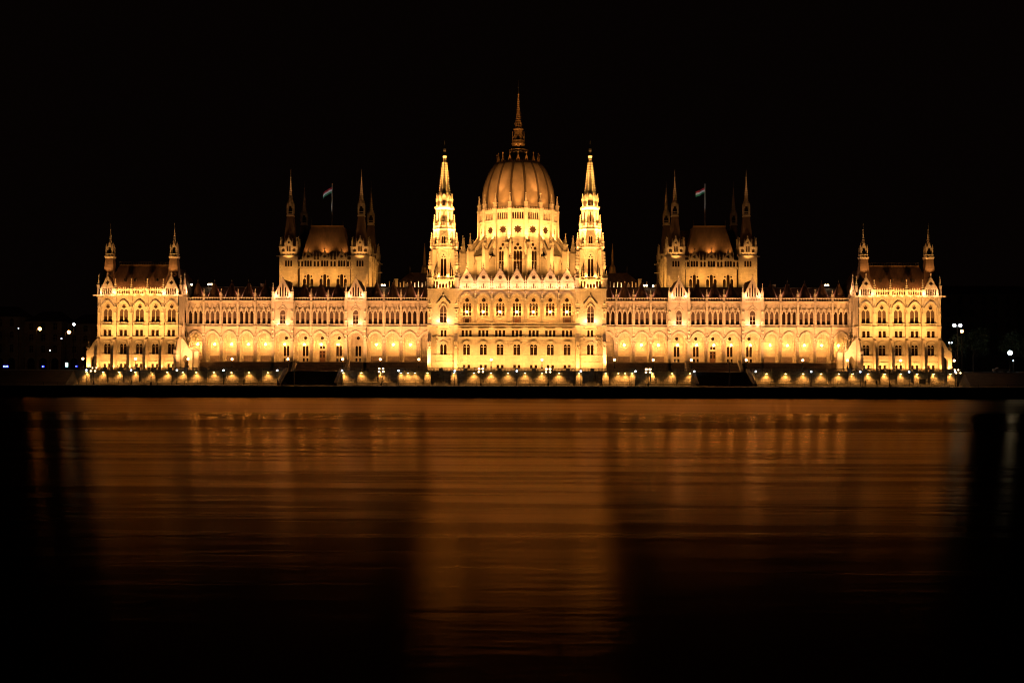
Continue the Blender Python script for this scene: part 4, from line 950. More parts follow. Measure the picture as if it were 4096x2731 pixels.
def rear():
    m = MB(); m.mat('limestone'); m.box(-46, -19, 44, 60, 20, 35.3)
    m.mat('roof_slate'); m.add([(-44.5, 40, 35.3), (-18, 40, 35.3), (-18, 64, 35.3), (-44.5, 64, 35.3), (-38.0, 49, 41.6), (-18, 49, 41.6), (-18, 55, 41.6), (-38.0, 55, 41.6)], [(0, 1, 5, 4), (1, 2, 6, 5), (2, 3, 7, 6), (3, 0, 4, 7), (4, 5, 6, 7)])
    m.mat('iron'); m.lathe([(.1, 41.6), (.2, 43), (.05, 44)], 6, -38, 49); m.mat('gilt_metal')
    m.lathe([(1.3, 41.4), (1.1, 43.5), (.55, 44.5), (.3, 49), (.05, 52)], 8, -33, 50)
    m.mat('limestone_carved')
    for q in range(13):
        x = -43 + q * 1.22; m.cbox(x, 29.8, .26, .26, 35.2, 37.1 if q % 2 == 0 else 36.7); m.octa(x, 29.8, 37.1 if q % 2 == 0 else 36.7, .22); m.cbox(x, 29.8, .5, .5, 35.1, 35.4)
    m.mat('limestone'); m.box(-43.8, -27, 29.6, 30.4, 28, 35.1); m.cbox(-40.6, 29, .9, .9, 33, 37.9); m.cbox(-40.6, 29, 1.2, 1.2, 37.6, 38)
    # spine building joining all parts
    m.mat('limestone'); m.box(-77, -17, 20, 60, FL, 28); m.box(-17.6, 17.6, 12, 60, FL, 32); m.box(-103, -76, 14, 50, FL, 29)
    m.mat('roof_slate'); m.prism_x([(14, 28.8), (32, 33.4), (50, 28.8)], -103, -77)
    return m.build('rear_hall', pal)
rh = rear(); rh2 = copy_obj(rh, pal); rh2.scale = (-1, 1, 1)

# ------------------------------------------------------------------ flags
for i, x in enumerate((-62.7, 62.7)):
    side = 'left' if i == 0 else 'right'
    e = empty('flagpole', (x, 32, 54.3))
    tag(e, 'thin flagpole with red white green flag on the %s-hand chamber roof' % side, 'flagpole', 'flagpoles on the chamber roofs')
    m = MB(); m.mat('pale_kerb'); m.lathe([(.17, 0), (.11, 15.6), (.16, 15.7), (.16, 15.9), (.02, 16)], 8); m.build('pole', e)
    m = MB(); n = 14
    for j, mt in enumerate(('flag_red', 'flag_white', 'flag_green')):
        m.mat(mt); vs = []; fs = []
        for k in range(n + 1):
            t = k / n; xx = -3.0 * t; yy = .28 * math.sin(t * 7 + i) * t ** .5; dz = -1.5 * t * t - .5 * t + .08 * math.sin(t * 9)
            if i: dz = -1.3 * t + .1 * math.sin(t * 8)
            for q in range(2): vs.append((xx - .08, yy, 14.6 + dz - (j + q) * .62))
        for k in range(n): fs.append((2 * k, 2 * k + 1, 2 * k + 3, 2 * k + 2))
        m.add(vs, fs)
    m.build('flag', e)

# ------------------------------------------------------------------ ground, quay, water
def struct(name, m, **k): o = m.build(name, **k); o['kind'] = 'structure'; return o
m = MB(); m.mat('river_water'); m.add([(-1500, -700, .25), (1500, -700, .25), (1500, -37.9, .25), (-1500, -37.9, .25)], [(0, 1, 2, 3)]); struct('river_water', m)
m = MB(); m.mat('quay_stone'); m.box(-1500, 1500, -38, 0, -4, 3.3); struct('quay', m)
m = MB(); m.mat('asphalt'); m.box(-1500, 1500, -33, -21, 3.2, 3.304); struct('road', m)
m = MB(); m.mat('paving'); m.box(-1500, 1500, -15.9, 900, 0, FL); struct('ground', m)
m = MB(); m.mat('quay_stone')
for s in (-1, 1):
    m.add([(s * 129.6, -15.8, 3.2), (s * 131.5, -15.8, 7.3), (s * 1500, -15.8, 7.3), (s * 1500, -15.8, 3.2), (s * 129.6, -27, 3.31), (s * 1500, -27, 3.31)], [(1, 2, 5, 4), (0, 1, 4)])
struct('sloping_embankment', m)

SX0, SX1 = 52.2, 67.6
def retaining(x0, x1, lab):
    e = empty('retaining_wall', ((x0 + x1) / 2, -16, 3.3)); tag(e, lab, 'wall', 'stretches of the riverside terrace wall'); ox = (x0 + x1) / 2
    m = MB(); m.T = Matrix.Translation((-ox, 16, -3.3)); m.mat('granite_blocks'); m.box(x0, x1, -16, -15, 3.3, 7.3)
    px = [p for p in PIERS if x0 < p < x1]
    for p in px: m.box(p - .55, p + .55, -16.35, -16, 3.3, 7.3)
    m.mat('granite_blocks'); m.box(x0, x1, -16.2, -14.9, 7.3, 7.5)
    m.mat('pale_kerb'); m.box(x0, x1, -16.6, -16, 3.3, 3.95); m.mat('granite_blocks')
    m.build('wall', e)
    m = MB(); m.T = Matrix.Translation((-ox, 16, -3.3)); m.mat('granite_blocks'); m.box(x0, x1, -16.1, -15.6, 8.18, 8.36)
    n = int((x1 - x0) / .42)
    for q in range(n):
        x = x0 + (q + .5) * (x1 - x0) / n
        if any(abs(x - p) < .7 for p in px): continue
        m.lathe([(.08, 7.5), (.14, 7.7), (.06, 7.95), (.11, 8.18)], 4, x, -15.85, 0, PI / 4, False)
    for p in px: m.box(p - .6, p + .6, -16.15, -15.55, 7.5, 8.4)
    m.build('balustrade', e)
PIERS = [(-126.9 + 4.85 * k) for k in range(6)] + [-98.0, -92, -86.4, -81, -75.7] + [-46.5, -40.2, -34.0]
PIERS = PIERS + [-p for p in PIERS] + [-22.4 + 0, 22.4] + [-15.1 + 5.04 * k for k in range(7)]
retaining(-129.6, -SX1 - .9, 'leftmost stretch of stone terrace wall with balustrade and glowing downlights')
retaining(-SX0 + .9, SX0 - .9, 'middle stretch of stone terrace wall below the domed centre between both dark stairs')
retaining(SX1 + .9, 129.6, 'rightmost stretch of stone terrace wall with a dark steel door at its foot')
m = MB(); m.mat('iron'); m.box(-.75, .75, -.15, 0, 0, 1.9); m.box(-.9, -.75, -.22, 0, 0, 2.1); m.box(.75, .9, -.22, 0, 0, 2.1); m.box(-.9, .9, -.22, 0, 1.9, 2.1)
o = m.build('service_hatch', None, (119.2, -16.3, 3.3)); tag(o, 'small dark door at the foot of the terrace wall, right end', 'door')
# projecting lit wall piers below the towers
for i, x in enumerate((-34.0, -26.2, -18.4, 18.4, 26.2, 34.0)):
    m = MB(); m.mat('granite_blocks'); m.box(-.95, .95, -.9, 0, 0, 4.0); m.box(-1.05, 1.05, -1.0, 0, 4.0, 4.25); m.box(-1.05, 1.05, -1.0, 0, 0, .5)
    o = m.build('wall_pier', None, (x, -16.25, 3.3))
    w = ('left', 'right')[x > 0]
    tag(o, {34.0: 'lit stone pier on the terrace wall, farthest of three from the dome, %s side', 26.2: 'lit stone pier on the terrace wall, middle one below the %s spired tower', 18.4: 'lit stone pier on the terrace wall, nearest the middle, %s side'}[abs(x)] % w, 'pier', 'projecting piers of the terrace wall')
# kerb wall with railing along the wall foot
e = empty('tram_railing', (0, -19, 3.3)); tag(e, 'thin dark railing with posts in front of the terrace wall foot', 'railing')
m = MB(); m.mat('iron')
for q in range(67): m.cbox(-128.7 + q * 3.9, 0, .09, .09, 0, 1.15)
m.build('posts', e)['kind'] = 'stuff'; m = MB(); m.mat('iron'); m.box(-129, 129, -.03, .03, 1.08, 1.15); m.box(-129, 129, -.03, .03, .55, .6); m.build('rail', e)
e = empty('quay_railing', (0, -36.5, 3.3)); tag(e, 'dark railing along the river edge of the quay', 'railing')
m = MB(); m.mat('iron'); m.box(-400, 400, -.03, .03, .75, .82); m.build('rail', e); m = MB(); m.mat('iron')
for q in range(201): m.cbox(-400 + q * 4, 0, .08, .08, 0, .75)
m.build('posts', e)['kind'] = 'stuff'
# stairs
for s in (-1, 1):
    side = 'left' if s < 0 else 'right'
    e = empty('river_stairs', (s * (SX0 + SX1) / 2, -16, 3.3)); tag(e, 'wide dark stone staircase breaking the terrace wall, %s of the central block' % side, 'staircase', 'twin stairs down to the quay')
    w = (SX1 - SX0) / 2
    m = MB(); m.mat('quay_stone'); n = 20
    for k in range(n): m.box(-w, w, -11 + k * .55, -11 + (k + 1) * .55 + .02 if k < n - 1 else 1.2, 0, 4.0 * (k + 1) / n + (.02 if k == n - 1 else 0))
    m.build('lower_flight', e)
    m = MB(); m.mat('granite_blocks')
    for t in (-1, 1):
        m = MB(); m.mat('quay_stone'); m.prism_x([(-11.6, 0), (0.1, 0), (0.1, 5.0), (-.4, 5.0), (-11.6, .7)], t * w + (-.9 if t < 0 else 0), t * w + (0 if t < 0 else .9))
        m.build('side_wall', e)
    m = MB(); m.mat('dark_base_stone'); n = 14; w2 = 7.6
    for k in range(n): m.box(-w2, w2, 9.2 + k * .38, 14.4, 4.1 + k * (10.05 - FL) / n, 4.1 + (k + 1) * (10.05 - FL) / n - .004 * (k == 0))
    m.build('upper_flight', e)
    for t in (-1, 1):
        m = MB(); m.mat('limestone')
        for k in range(4): m.box(t * 8.1 - .45, t * 8.1 + .45, 8.6 + k * 1.4, 9.9 + k * 1.4, 4.1, 5.3 + k * .75)
        m.build('stepped_cheek', e)

# ------------------------------------------------------------------ lamps
def sphere(m, x, y, z, r, n=8, sq=1.0): m.lathe([(r * math.sin(PI * k / 6) if 0 < k < 6 else .005, -r * sq * math.cos(PI * k / 6)) for k in range(7)], n, x, y, z)
def shared(name, build):
    st = {}
    def make(loc, label, cat, group):
        if 'o' not in st: o = build(loc); st['o'] = o
        else: o = copy_obj(st['o'], None, loc)
        tag(o, label, cat, group); return o
    return make
# globe lamps on the terrace balustrade
def b_globe(loc):
    e = empty('terrace_lamp', loc)
    m = MB(); m.mat('iron'); m.cbox(0, 0, .5, .5, 0, .25); m.lathe([(.22, .25), (.12, .7), (.08, 1.0), (.06, 2.0), (.16, 2.1), (.1, 2.18)], 8); m.lathe([(.2, 2.72), (.1, 2.9), (.02, 3.1)], 8); m.build('post', e)
    m = MB(); m.mat('globe_warm'); sphere(m, 0, 0, 2.48, .34); m.build('globe', e, smooth=True)
    return e
mk = shared('g', b_globe)
near = {128.7: 'beyond the outer end of the {s} end pavilion', 113.0: 'in front of the middle of the {s} end pavilion', 97.4: 'beside the inner corner of the {s} end pavilion', 84.3: 'in front of the outer arches of the {s} arcade wing', 67.7: 'on the outer side of the {s} river stairs', 51.5: 'on the inner side of the {s} river stairs', 40.3: 'between the {s} river stairs and the spired tower', 28.9: 'at the outer foot of the {s} spired tower', 7.5: 'just {s} of the middle under the dome'}
for x, t in near.items():
    for s in (-1, 1): mk((s * x, -15.85, 8.37), 'warm globe lamp on terrace ' + t.format(s='left' if s < 0 else 'right'), 'lamp', 'globe lamps on the terrace balustrade')
# white quay lamps
def b_white(loc):
    e = empty('quay_lamp', loc); m = MB(); m.mat('iron'); m.lathe([(.14, 0), (.1, .6), (.06, 3.9), (.2, 4.0)], 8); m.lathe([(.3, 4.45), (.05, 4.6)], 8); m.build('post', e)
    m = MB(); m.mat('led_white'); sphere(m, 0, 0, 4.2, .25); m.build('lamp_head', e, smooth=True); return e
mk = shared('w', b_white)
WX = [-126.25, -113.07, -99.58, -85.87, -70.05, -51.05, -34.5, -18.04, .09, 18.81, 34.73, 51.88, 69.77, 85.89, 100.12, 114.3, 127.64]
WN = ['first from the left, below the left end pavilion', 'second from the left, below the left end pavilion', 'below the inner corner of the left end pavilion', 'below the outer arches of the left wing', 'just outside the left river stairs', 'at the inner edge of the left river stairs', 'between the left stairs and left spired tower', 'below the inner edge of the left spired tower', 'straight below the dome', 'below the inner edge of the right spired tower', 'between the right spired tower and right stairs', 'at the inner edge of the right river stairs', 'just outside the right river stairs', 'below the outer arches of the right wing', 'below the inner corner of the right end pavilion', 'second from the right, below the right end pavilion', 'last on the right, below the right end pavilion']
for x, t in zip(WX, WN): mk((x, -19.6, 3.3), 'cold white quay lamp ' + t, 'street lamp', 'white lamps along the quay')
# candelabra
def candel(lit):
    def f(loc):
        e = empty('candelabrum', loc); m = MB(); m.mat('iron'); m.lathe([(.3, 0), (.25, .8), (.12, 1.0), (.09, 4.9)], 8)
        P = []
        for lv, z, n in ((0, 3.9, 4), (1, 4.75, 4)):
            for a in range(n):
                t = a * PI / 2 + PI / 4 + lv * .2; r = .85 - .1 * lv; x, y = r * math.sin(t), -r * math.cos(t); m.bar((0, 0, z - .3), (x, y, z - .15), .07); P.append((x, y, z + .08))
        m.build('post', e)
        for i, (x, y, z) in enumerate(P):
            g = MB(); g.mat('globe_small' if (lit == 2 or (lit == 1 and i in (0, 3, 5, 6))) else 'pale_kerb'); sphere(g, 0, 0, 0, .2); g.build('globe', e, (x, y, z), smooth=True)
        return e
    return shared('c', f)
c2, c1, c0 = candel(2), candel(1), candel(0)
G = 'many-armed lamp standards on the quay'
for x, f, t in ((-120.3, c1, 'half-lit lamp standard with globes at the left end of the quay'), (-103.9, c0, 'unlit lamp standard with globes below the left end pavilion'), (-38.3, c2, 'bright eight-globe lamp standard between left stairs and tower'), (-10.0, c2, 'bright eight-globe lamp standard left of the dome axis'), (9.1, c2, 'bright eight-globe lamp standard right of the dome axis'), (37.4, c2, 'bright eight-globe lamp standard between right tower and stairs'), (105.5, c0, 'unlit lamp standard with globes below the right end pavilion'), (124.6, c1, 'half-lit lamp standard with globes at the right end of the quay')):
    f((x, -30, 3.3), t, 'lamp standard', G)
def b_mast(loc):
    e = empty('lamp_mast', loc); m = MB(); m.mat('iron'); m.lathe([(.2, 0), (.09, 7.0), (.02, 8.4)], 8)
    for s in (-1, 1): m.bar((0, 0, 6.6), (s * .8, 0, 6.7), .08); m.lathe([(.15, 0), (.25, .3), (.05, .5)], 8, s * .8, 0, 6.3)
    m.build('mast', e); return e
mk = shared('m', b_mast)
mk((-63.1, -30, 3.3), 'tall unlit double-arm lamp mast before the left river stairs', 'lamp mast', 'unlit masts before the stairs'); mk((60.4, -30, 3.3), 'tall unlit double-arm lamp mast before the right river stairs', 'lamp mast', 'unlit masts before the stairs')
# downlights on the terrace wall
def b_down(loc):
    e = empty('wall_downlight', loc); m = MB(); m.mat('iron'); m.box(-.22, .22, -.42, 0, .1, .3); m.build('housing', e)
    m = MB(); m.mat('downlight_glow'); m.box(-.18, .18, -.4, -.12, .02, .09); m.build('lens', e); return e
mk = shared('d', b_down)
DX = [127.3, 122.4, 117.6, 112.8, 108.1, 103.3, 98.7, 94.7, 89.5, 84.25, 79.1, 73.5, 68.9, 51.1, 45.8, 40.0, 34.0, 32.0, 30.0, 26.2, 18.4, 12.55, 7.5, 2.5]
DN = ['below the outer corner of the {s} end pavilion', 'below the first bay of the {s} end pavilion', 'below the second bay of the {s} end pavilion', 'below the middle bay of the {s} end pavilion', 'below the fourth bay of the {s} end pavilion', 'below the last bay of the {s} end pavilion', 'under the foot pier where the {s} arcade starts', 'under the first arch of the {s} arcade', 'under the third arch of the {s} arcade from outside', 'under the fourth arch of the {s} arcade from outside', 'under the fifth arch of the {s} arcade from outside', 'under the outer gabled bay of the {s} arcade', 'at the outer edge of the {s} river stairs', 'at the inner edge of the {s} river stairs', 'one place inward from the {s} river stairs', 'two places inward from the {s} river stairs', 'on the outermost projecting wall pier, {s} side', 'close beside the outermost projecting pier, {s} side', 'halfway between two projecting wall piers, {s} side', 'on the pier under the outer edge of the {s} spired tower', 'on the pier under the inner edge of the {s} spired tower', 'under the second bay of the centre, {s} of the dome', 'third from the middle, {s} of the dome', 'nearest the dome axis, on its {s}']
for x, t in zip(DX, DN):
    for s in (-1, 1):
        pier = x in (34.0, 26.2, 18.4); y = -17.25 if pier else -16.35
        mk((s * x, y, 6.8), 'small yellow downlight ' + t.format(s='left' if s < 0 else 'right'), 'wall light', 'downlights along the terrace wall')
        lamp('SPOT', s * x, y - .5, 6.85, 700 * random.uniform(.8, 1.15), (1, .42, .09), tgt=(s * x, y - .12, 3.5), ang=118, blend=.9, rad=.08)
# loggia lanterns
def b_lan(loc):
    e = empty('hanging_lantern', loc); m = MB(); m.mat('iron'); m.lathe([(.02, .3), (.02, 4.0)], 4); m.lathe([(.3, .28), (.08, .5)], 6); m.build('chain', e)
    m = MB(); m.mat('lantern_glow'); sphere(m, 0, 0, 0, .26); m.build('lamp', e, smooth=True); return e
mk = shared('l', b_lan)
LX = sorted(NB[:-1] + BB)
LT = ['first', 'second', 'third', 'fourth', 'fifth', 'sixth', 'seventh', 'eighth', 'ninth', 'tenth', 'eleventh', 'twelfth', 'thirteenth', 'fourteenth']
for s in (-1, 1):
    for k, x in enumerate(LX):
        if s > 0 and abs(x + 49.8) < .1: continue
        mk((s * x, 2.6, 15.55), 'glowing lantern in the %s arch of the %s arcade, counted from the end pavilion' % (LT[k], 'left' if s < 0 else 'right'), 'lantern', 'lanterns in the arcade arches')
for k in range(7):
    mk(((k - 3) * 5.055 - .1, Y1 + .9, 25.35), 'glowing lantern in the %s upper arch of the central block from the left' % LT[k], 'lantern', 'lanterns in the upper loggia of the centre')

# roof floodlight fixtures that glare at the camera
def b_fl(loc):
    e = empty('roof_floodlight', loc); m = MB(); m.mat('iron'); m.box(-.3, .3, .02, .4, -.3, .3); m.cbox(0, .2, .08, .08, -2.5, -.3); m.build('housing', e)
    m = MB(); m.mat('flood_glow'); m.box(-.24, .24, -.03, .02, -.24, .24); m.build('lens', e); return e
mk = shared('f', b_fl)
for x, z, t in ((-98.9, 34.9, 'twin floodlight behind the left arcade roof cones, left of the pair'), (-98.1, 34.9, 'twin floodlight behind the left arcade roof cones, right of the pair'), (-104.4, 34.8, 'small floodlight beside the left end pavilion roof'), (-43.3, 34.7, 'bright floodlight on the wing roof between left chamber and tower, left of two'), (-42.5, 34.7, 'bright floodlight on the wing roof between left chamber and tower, right of two'),
    (40.5, 34.7, 'bright floodlight on the right wing roof nearest the spired tower'), (41.2, 34.7, 'bright floodlight on the right wing roof, middle of three'), (43.25, 34.55, 'bright floodlight on the right wing roof nearest the chamber tower'), (98.0, 34.9, 'twin floodlight behind the right arcade roof cones, left of the pair'), (98.8, 34.9, 'twin floodlight behind the right arcade roof cones, right of the pair')):
    mk((x, 12.2, z), t, 'floodlight', 'floodlights on the roofs')

# ------------------------------------------------------------------ floodlighting
K = 1.0
for k in range(5):   # end pavilions: a lamp low between each pair of buttresses, narrow beams added in mid-air over the quay to light the upper storeys
    x = -124.07 + 4.85 * k
    for q in (-1.2, 1.2): both('SPOT', x + q, -11.4, 7.8, 850, YEL, tgt=(x + q, Y1, 14.5), ang=140, blend=.6)
    both('SPOT', x, -23, 8.0, 21000, YEL, tgt=(x, Y1, 24.3), ang=44, blend=.8)
both('SPOT', -130, -9.5, 8.0, 1800, YEL, tgt=(-128.5, -7, 12), ang=120)
both('SPOT', -98.5, -9.5, 8.0, 600, YEL, tgt=(-99.5, -4, 14), ang=120)
for x in (-124.07, -104.67):
    for s in (-1.8, 1.8): both('POINT', x + s, Y1 - 1.3, 30.9, 190, (1, .47, .2), rad=.12)
for x in (-119.2, -114.4, -109.5):
    for s in (-1.2, 1.2): both('SPOT', x + s, Y1 - 1.5, 30.5, 260, YEL, tgt=(x + s, Y1, 31.6), ang=150)
for x in (-121, -114.4, -108): both('SPOT', x, Y1 + .7, 31.4, 1100, ORA, tgt=(x, -5, 35), ang=130)
for x in (-125.0, -105.2): both('SPOT', x, -7.9, 36.8, 900, YEL, tgt=(x, -4, 43), ang=80)
both('SPOT', -100.5, -3, 31.5, 900, WRM, tgt=(-102.5, -5.3, 33), ang=120)
# arcade wings, lit steeply from the terrace edge
for x in [c for c in NB + BB]:
    both('SPOT', x, -13.0, 8.2, 9800, (1, .43, .15), tgt=(x, 0, 29), ang=92, blend=.9)
for c in BB:
    for s in (-1, 1):
        both('POINT', c + s * 1.35, -1.9, 22.1, 160, (1, .46, .22), rad=.1)
        both('POINT', c + s * 1.95, -1.95, 30.7, 220, (1, .46, .22), rad=.1)
for x in [-96.98, -91.69, -86.39, -81.08, -63.72, -58.44, -41.19, -35.89, -30.59]:
    both('POINT', x, 2.5, 30.9, 210, (1, .42, .22), rad=.1)
# centre
for k in range(8):
    x = (k - 3.5) * 5.055
    lamp('SPOT', x, -13.8, 7.8, 2500, YEL, tgt=(x, Y1, 15), ang=125, blend=.7)
    lamp('SPOT', x, -22, 7.0, 11000, YEL, tgt=(x, Y1, 27), ang=46, blend=.9)
for k in range(7):
    c = (k - 3) * 5.055
    for s in (-1, 1): lamp('POINT', c + s * 1.85, Y1 - 1.25, 32.9, 75, (1, .47, .24), rad=.1)
    lamp('SPOT', c, Y1 - 4.2, 31.0, 1900, (1, .44, .2), tgt=(c, Y1, 35.5), ang=80, rad=.1)
# towers
for x in (-24.2, -20.4): both('SPOT', x, -13.6, 7.8, 1900, YEL, tgt=(x, Y1, 14), ang=120, blend=.8)
for x in (-28.5, -16): both('SPOT', x, -15, 8.4, 450, YEL, tgt=(-22.3, Y1, 12), ang=110, blend=.8)
both('SPOT', -22.3, -22, 7.0, 30000, YEL, tgt=(-22.3, Y1, 27), ang=40, blend=.8)
both('POINT', -23.7, Y1 - 1.0, 22.5, 210, (1, .47, .25), rad=.1); both('POINT', -20.7, Y1 - 1.0, 22.5, 210, (1, .47, .25), rad=.1)
for a in range(8):
    t = a * PI / 4 + .39; s_, c_ = math.sin(t), -math.cos(t)
    if c_ > .75: continue
    both('POINT', -22.3 + 4.2 * s_, -3.7 + 4.2 * c_, 36.2, 230, YEL, rad=.15)
    both('POINT', -22.3 + 3.85 * s_, -3.7 + 3.85 * c_, 45.9, 130, YEL, rad=.12)
    both('POINT', -22.3 + 3.0 * s_, -3.7 + 3.0 * c_, 52.2, 150, YEL, rad=.12)
    both('POINT', -22.3 + 2.75 * s_, -3.7 + 2.75 * c_, 58.0, 80, YEL, rad=.1)
for x, y in ((-24, -9.4), (-20.5, -9.4)): both('SPOT', x, y, 32.6, 1200, YEL, tgt=(-22.3, -7, 37), ang=140)
for x, y, q in ((-31, -13, 1), (-15, -13, 1), (-22.3, -22, 2.2)): both('SPOT', x, y, 33.0, 10000 * q, YEL, tgt=(-22.3, -3.7, 55), ang=62, blend=.9)
for x in (-30, -15): both('SPOT', x, -12, 34, 360000, YEL, tgt=(-22.3, -3.7, 69), ang=27, blend=.8)
# rotunda
for a in range(-5, 6):
    t = a * R(22.5); s_, c_ = math.sin(t), -math.cos(t)
    lamp('SPOT', 26 * s_, 35 + 26 * c_, 37.2, 12500 if abs(a) < 3 else 7000, YEL, tgt=(12 * s_, 35 + 12 * c_, 50.5), ang=75, blend=.9, rad=.3)
    t = (a + .5) * R(22.5); s_, c_ = math.sin(t), -math.cos(t)
    if a < 5: lamp('SPOT', 16.6 * s_, 35 + 16.6 * c_, 50.4, 4600, YEL, tgt=(13 * s_, 35 + 13 * c_, 58), ang=125, blend=.8, rad=.2)
for x, z, W in ((-19.2, 47.2, 36000), (-24, 52, 14000)): both('SPOT', x, -1.0, z, W, (1, .41, .11), tgt=(-2, 27, 70), ang=60, blend=.8, rad=.4)
for a in range(-5, 6):
    t = a * R(22.5); s_, c_ = math.sin(t), -math.cos(t)
    lamp('SPOT', 13.6 * s_, 35 + 13.6 * c_, 61.6, 330, YEL, tgt=(9 * s_, 35 + 9 * c_, 72), ang=70, blend=.9, rad=.2)
lamp('SPOT', -8, 20, 62, 5500, (1, .42, .12), tgt=(0, 35, 86), ang=26, rad=.3); lamp('SPOT', 8, 20, 62, 5500, (1, .42, .12), tgt=(0, 35, 86), ang=26, rad=.3)
# chambers
for x in (-75, -68.5, -62.6, -56.7, -50.5): both('SPOT', x, 9.5, 34.3, 3000, (1, .42, .08), tgt=(x, 17.5, 38.2), ang=66, blend=.9)
for y in (22, 32, 42): both('SPOT', -41, y, 34.5, 3600, (1, .42, .08), tgt=(-48.5, y, 40), ang=100, blend=.9)
both('SPOT', -62.7, 18.4, 45.6, 1300, (1, .4, .08), tgt=(-62.7, 21.3, 49.5), ang=120, blend=1); both('SPOT', -68.8, 18.4, 45.6, 500, (1, .4, .08), tgt=(-68, 21, 49), ang=110, blend=1); both('SPOT', -56.6, 18.4, 45.6, 500, (1, .4, .08), tgt=(-57, 21, 49), ang=110, blend=1)
for x in (-74.3, -51.1):
    both('SPOT', x, 14.0, 42.0, 1500, YEL, tgt=(x, 17.5, 48), ang=66)
    both('SPOT', x + 4, 10, 36, 1200, (1, .4, .12), tgt=(x, 19, 64), ang=22, blend=.9)
for s in (-1, 1): lamp('SPOT', s * 62.7 - 3, 26, 55.2, 1500, (.95, .95, 1), tgt=(s * 62.7 - 1.0, 32, 66.5), ang=42, rad=.1)
for x in (-37.5,): both('SPOT', x, 27, 34.8, 300, YEL, tgt=(-39, 29.6, 36), ang=140); both('SPOT', -34, 27, 35, 900, (1, .6, .3), tgt=(-31, 46, 40), ang=90)


# ------------------------------------------------------------------ town to the left and right
def house(x0, x1, y, z1, d, lab, name='town_house', floors=3, arc=True, lean=0):
    e = empty(name, ((x0 + x1) / 2, y, FL)); tag(e, lab, 'building', 'dim town houses left of the palace' if x0 < 0 else None); w = (x1 - x0) / 2
    m = MB(); m.mat('facade_plaster'); h = z1 - FL; n = max(2, int(2 * w / 4.2)); st = 2 * w / n; fh = (h - 5.2) / floors
    hs = []; win = []
    for k in range(n):
        c = -w + st * (k + .5)
        for f in range(floors): hs.append(arch(c, .7, 5.6 + f * fh + .8, 5.6 + f * fh + .8 + fh * .45, 5.6 + f * fh + .8 + fh * .6, 3)); win.append((c, 5.6 + f * fh + .8, fh * .6))
        if arc: hs.append(arch(c, st * .33, .1, 2.9, 4.3, 5))
    m.panel(rect(-w, w, 0, h), hs, 0, .6); m.box(-w, w, 1.0, d, 0, h - .02)
    m.mat('window_glass'); m.box(-w + .05, w - .05, .75, .8, 0, h - .3)
    m.mat('facade_plaster')
    for z in (4.8, h - .3): m.box(-w - .2, w + .2, -.4, 0, z, z + .35)
    for k in range(n + 1):
        x = -w + st * k; m.box(x - .3, x + .3, -.25, 0, 5.1, h - .3)
    for k in range(n):
        c = -w + st * (k + .5)
        m.box(c - 1.1, c + 1.1, -.6, 0, 5.5 + fh + .3, 5.5 + fh + .5)
        for q in range(6): m.box(c - 1 + q * .38, c - .9 + q * .38, -.55, -.45, 5.5 + fh + .5, 5.5 + fh + 1.2)
        m.box(c - 1.1, c + 1.1, -.6, -.45, 5.5 + fh + 1.2, 5.5 + fh + 1.32)
    m.build('wall', e)
    m = MB(); m.mat('window_glass'); m.box(-.68, .68, .5, .55, 0, fh * .58); m.mat('facade_plaster'); m.box(-.05, .05, .42, .5, 0, fh * .58); m.box(-.7, .7, .42, .5, fh * .34, fh * .38); w0 = None
    for c, z, _ in win: w0 = m.build('window', e, (c, 0, z)) if w0 is None else w0; 
    for c, z, _ in win[1:]: copy_obj(w0, e, (c, 0, z))
    if w0: w0.location = (win[0][0], 0, win[0][1])
    m = MB(); m.mat('roof_slate'); m.add([(-w - .3, -.4, h), (w + .3, -.4, h), (w + .3, d, h), (-w - .3, d, h), (-w + 3, d / 2, h + 4), (w - 3, d / 2, h + 4)], [(0, 1, 5, 4), (2, 3, 4, 5), (1, 2, 5), (3, 0, 4)]); m.build('roof', e)
    return e
house(-206, -184.2, 68, 26.8, 16, 'dim yellowish town house with balconies at the left edge of the photo')
house(-183.8, -170.5, 74, 25.2, 16, 'dark town house second from the left edge, behind the sodium street lamp')
house(-170, -157, 80, 24.5, 16, 'dark arcaded town house nearest the left end of the palace')
house(-156, -144, 92, 26, 16, 'dark town house partly hidden by the left end pavilion')
e = house(150, 200, 95, 37, 18, 'big dark office block behind trees right of the palace', 'office_block', 5, False)
def mast(name, x, y, z, mat, lab, tw=0, grp='street lamps left of the palace', arm=0, r=.35):
    e = empty(name, (x, y, FL)); tag(e, lab, 'street lamp', grp); m = MB(); m.mat('iron'); h = z - FL
    m.lathe([(.16, 0), (.07, h - .1)], 8, arm, 0); 
    if arm: m.bar((arm, 0, h - .15), (0, 0, h + .3), .1)
    if tw: m.bar((-tw, 0, h + .1), (tw, 0, h + .1), .1)
    m.build('post', e)
    for s in ((-tw, tw) if tw else (0,)):
        m = MB(); m.mat(mat); sphere(m, 0, 0, 0, r * .9, 10, 1); m.build('lamp_head', e, (s, 0, h), smooth=True)
mast('street_lamp', -164.5, 40, 21.4, 'sodium_glow', 'tall orange street lamp before the dim town houses, the left one of two', arm=-1.2, r=.62)
mast('street_lamp', -154.4, 40, 20.3, 'sodium_glow', 'tall orange street lamp close to the left end pavilion, the right one of two', arm=-1.2, r=.62)
mast('street_lamp', -152.7, 40, 23.0, 'white_glow', 'tall cold white street lamp standing just left of the palace', r=.5)
mast('street_lamp', -158.9, 45, 18.2, 'led_white', 'white lamp between the two orange street lamps', r=.24)
mast('street_lamp', -162.9, 45, 14.1, 'led_white', 'low white lamp under the left orange street lamp', r=.22)
mast('street_lamp', -176.1, 50, 21.9, 'led_white', 'white lamp above the balcony at the far left', r=.18)
G2 = 'street lamps right of the palace'
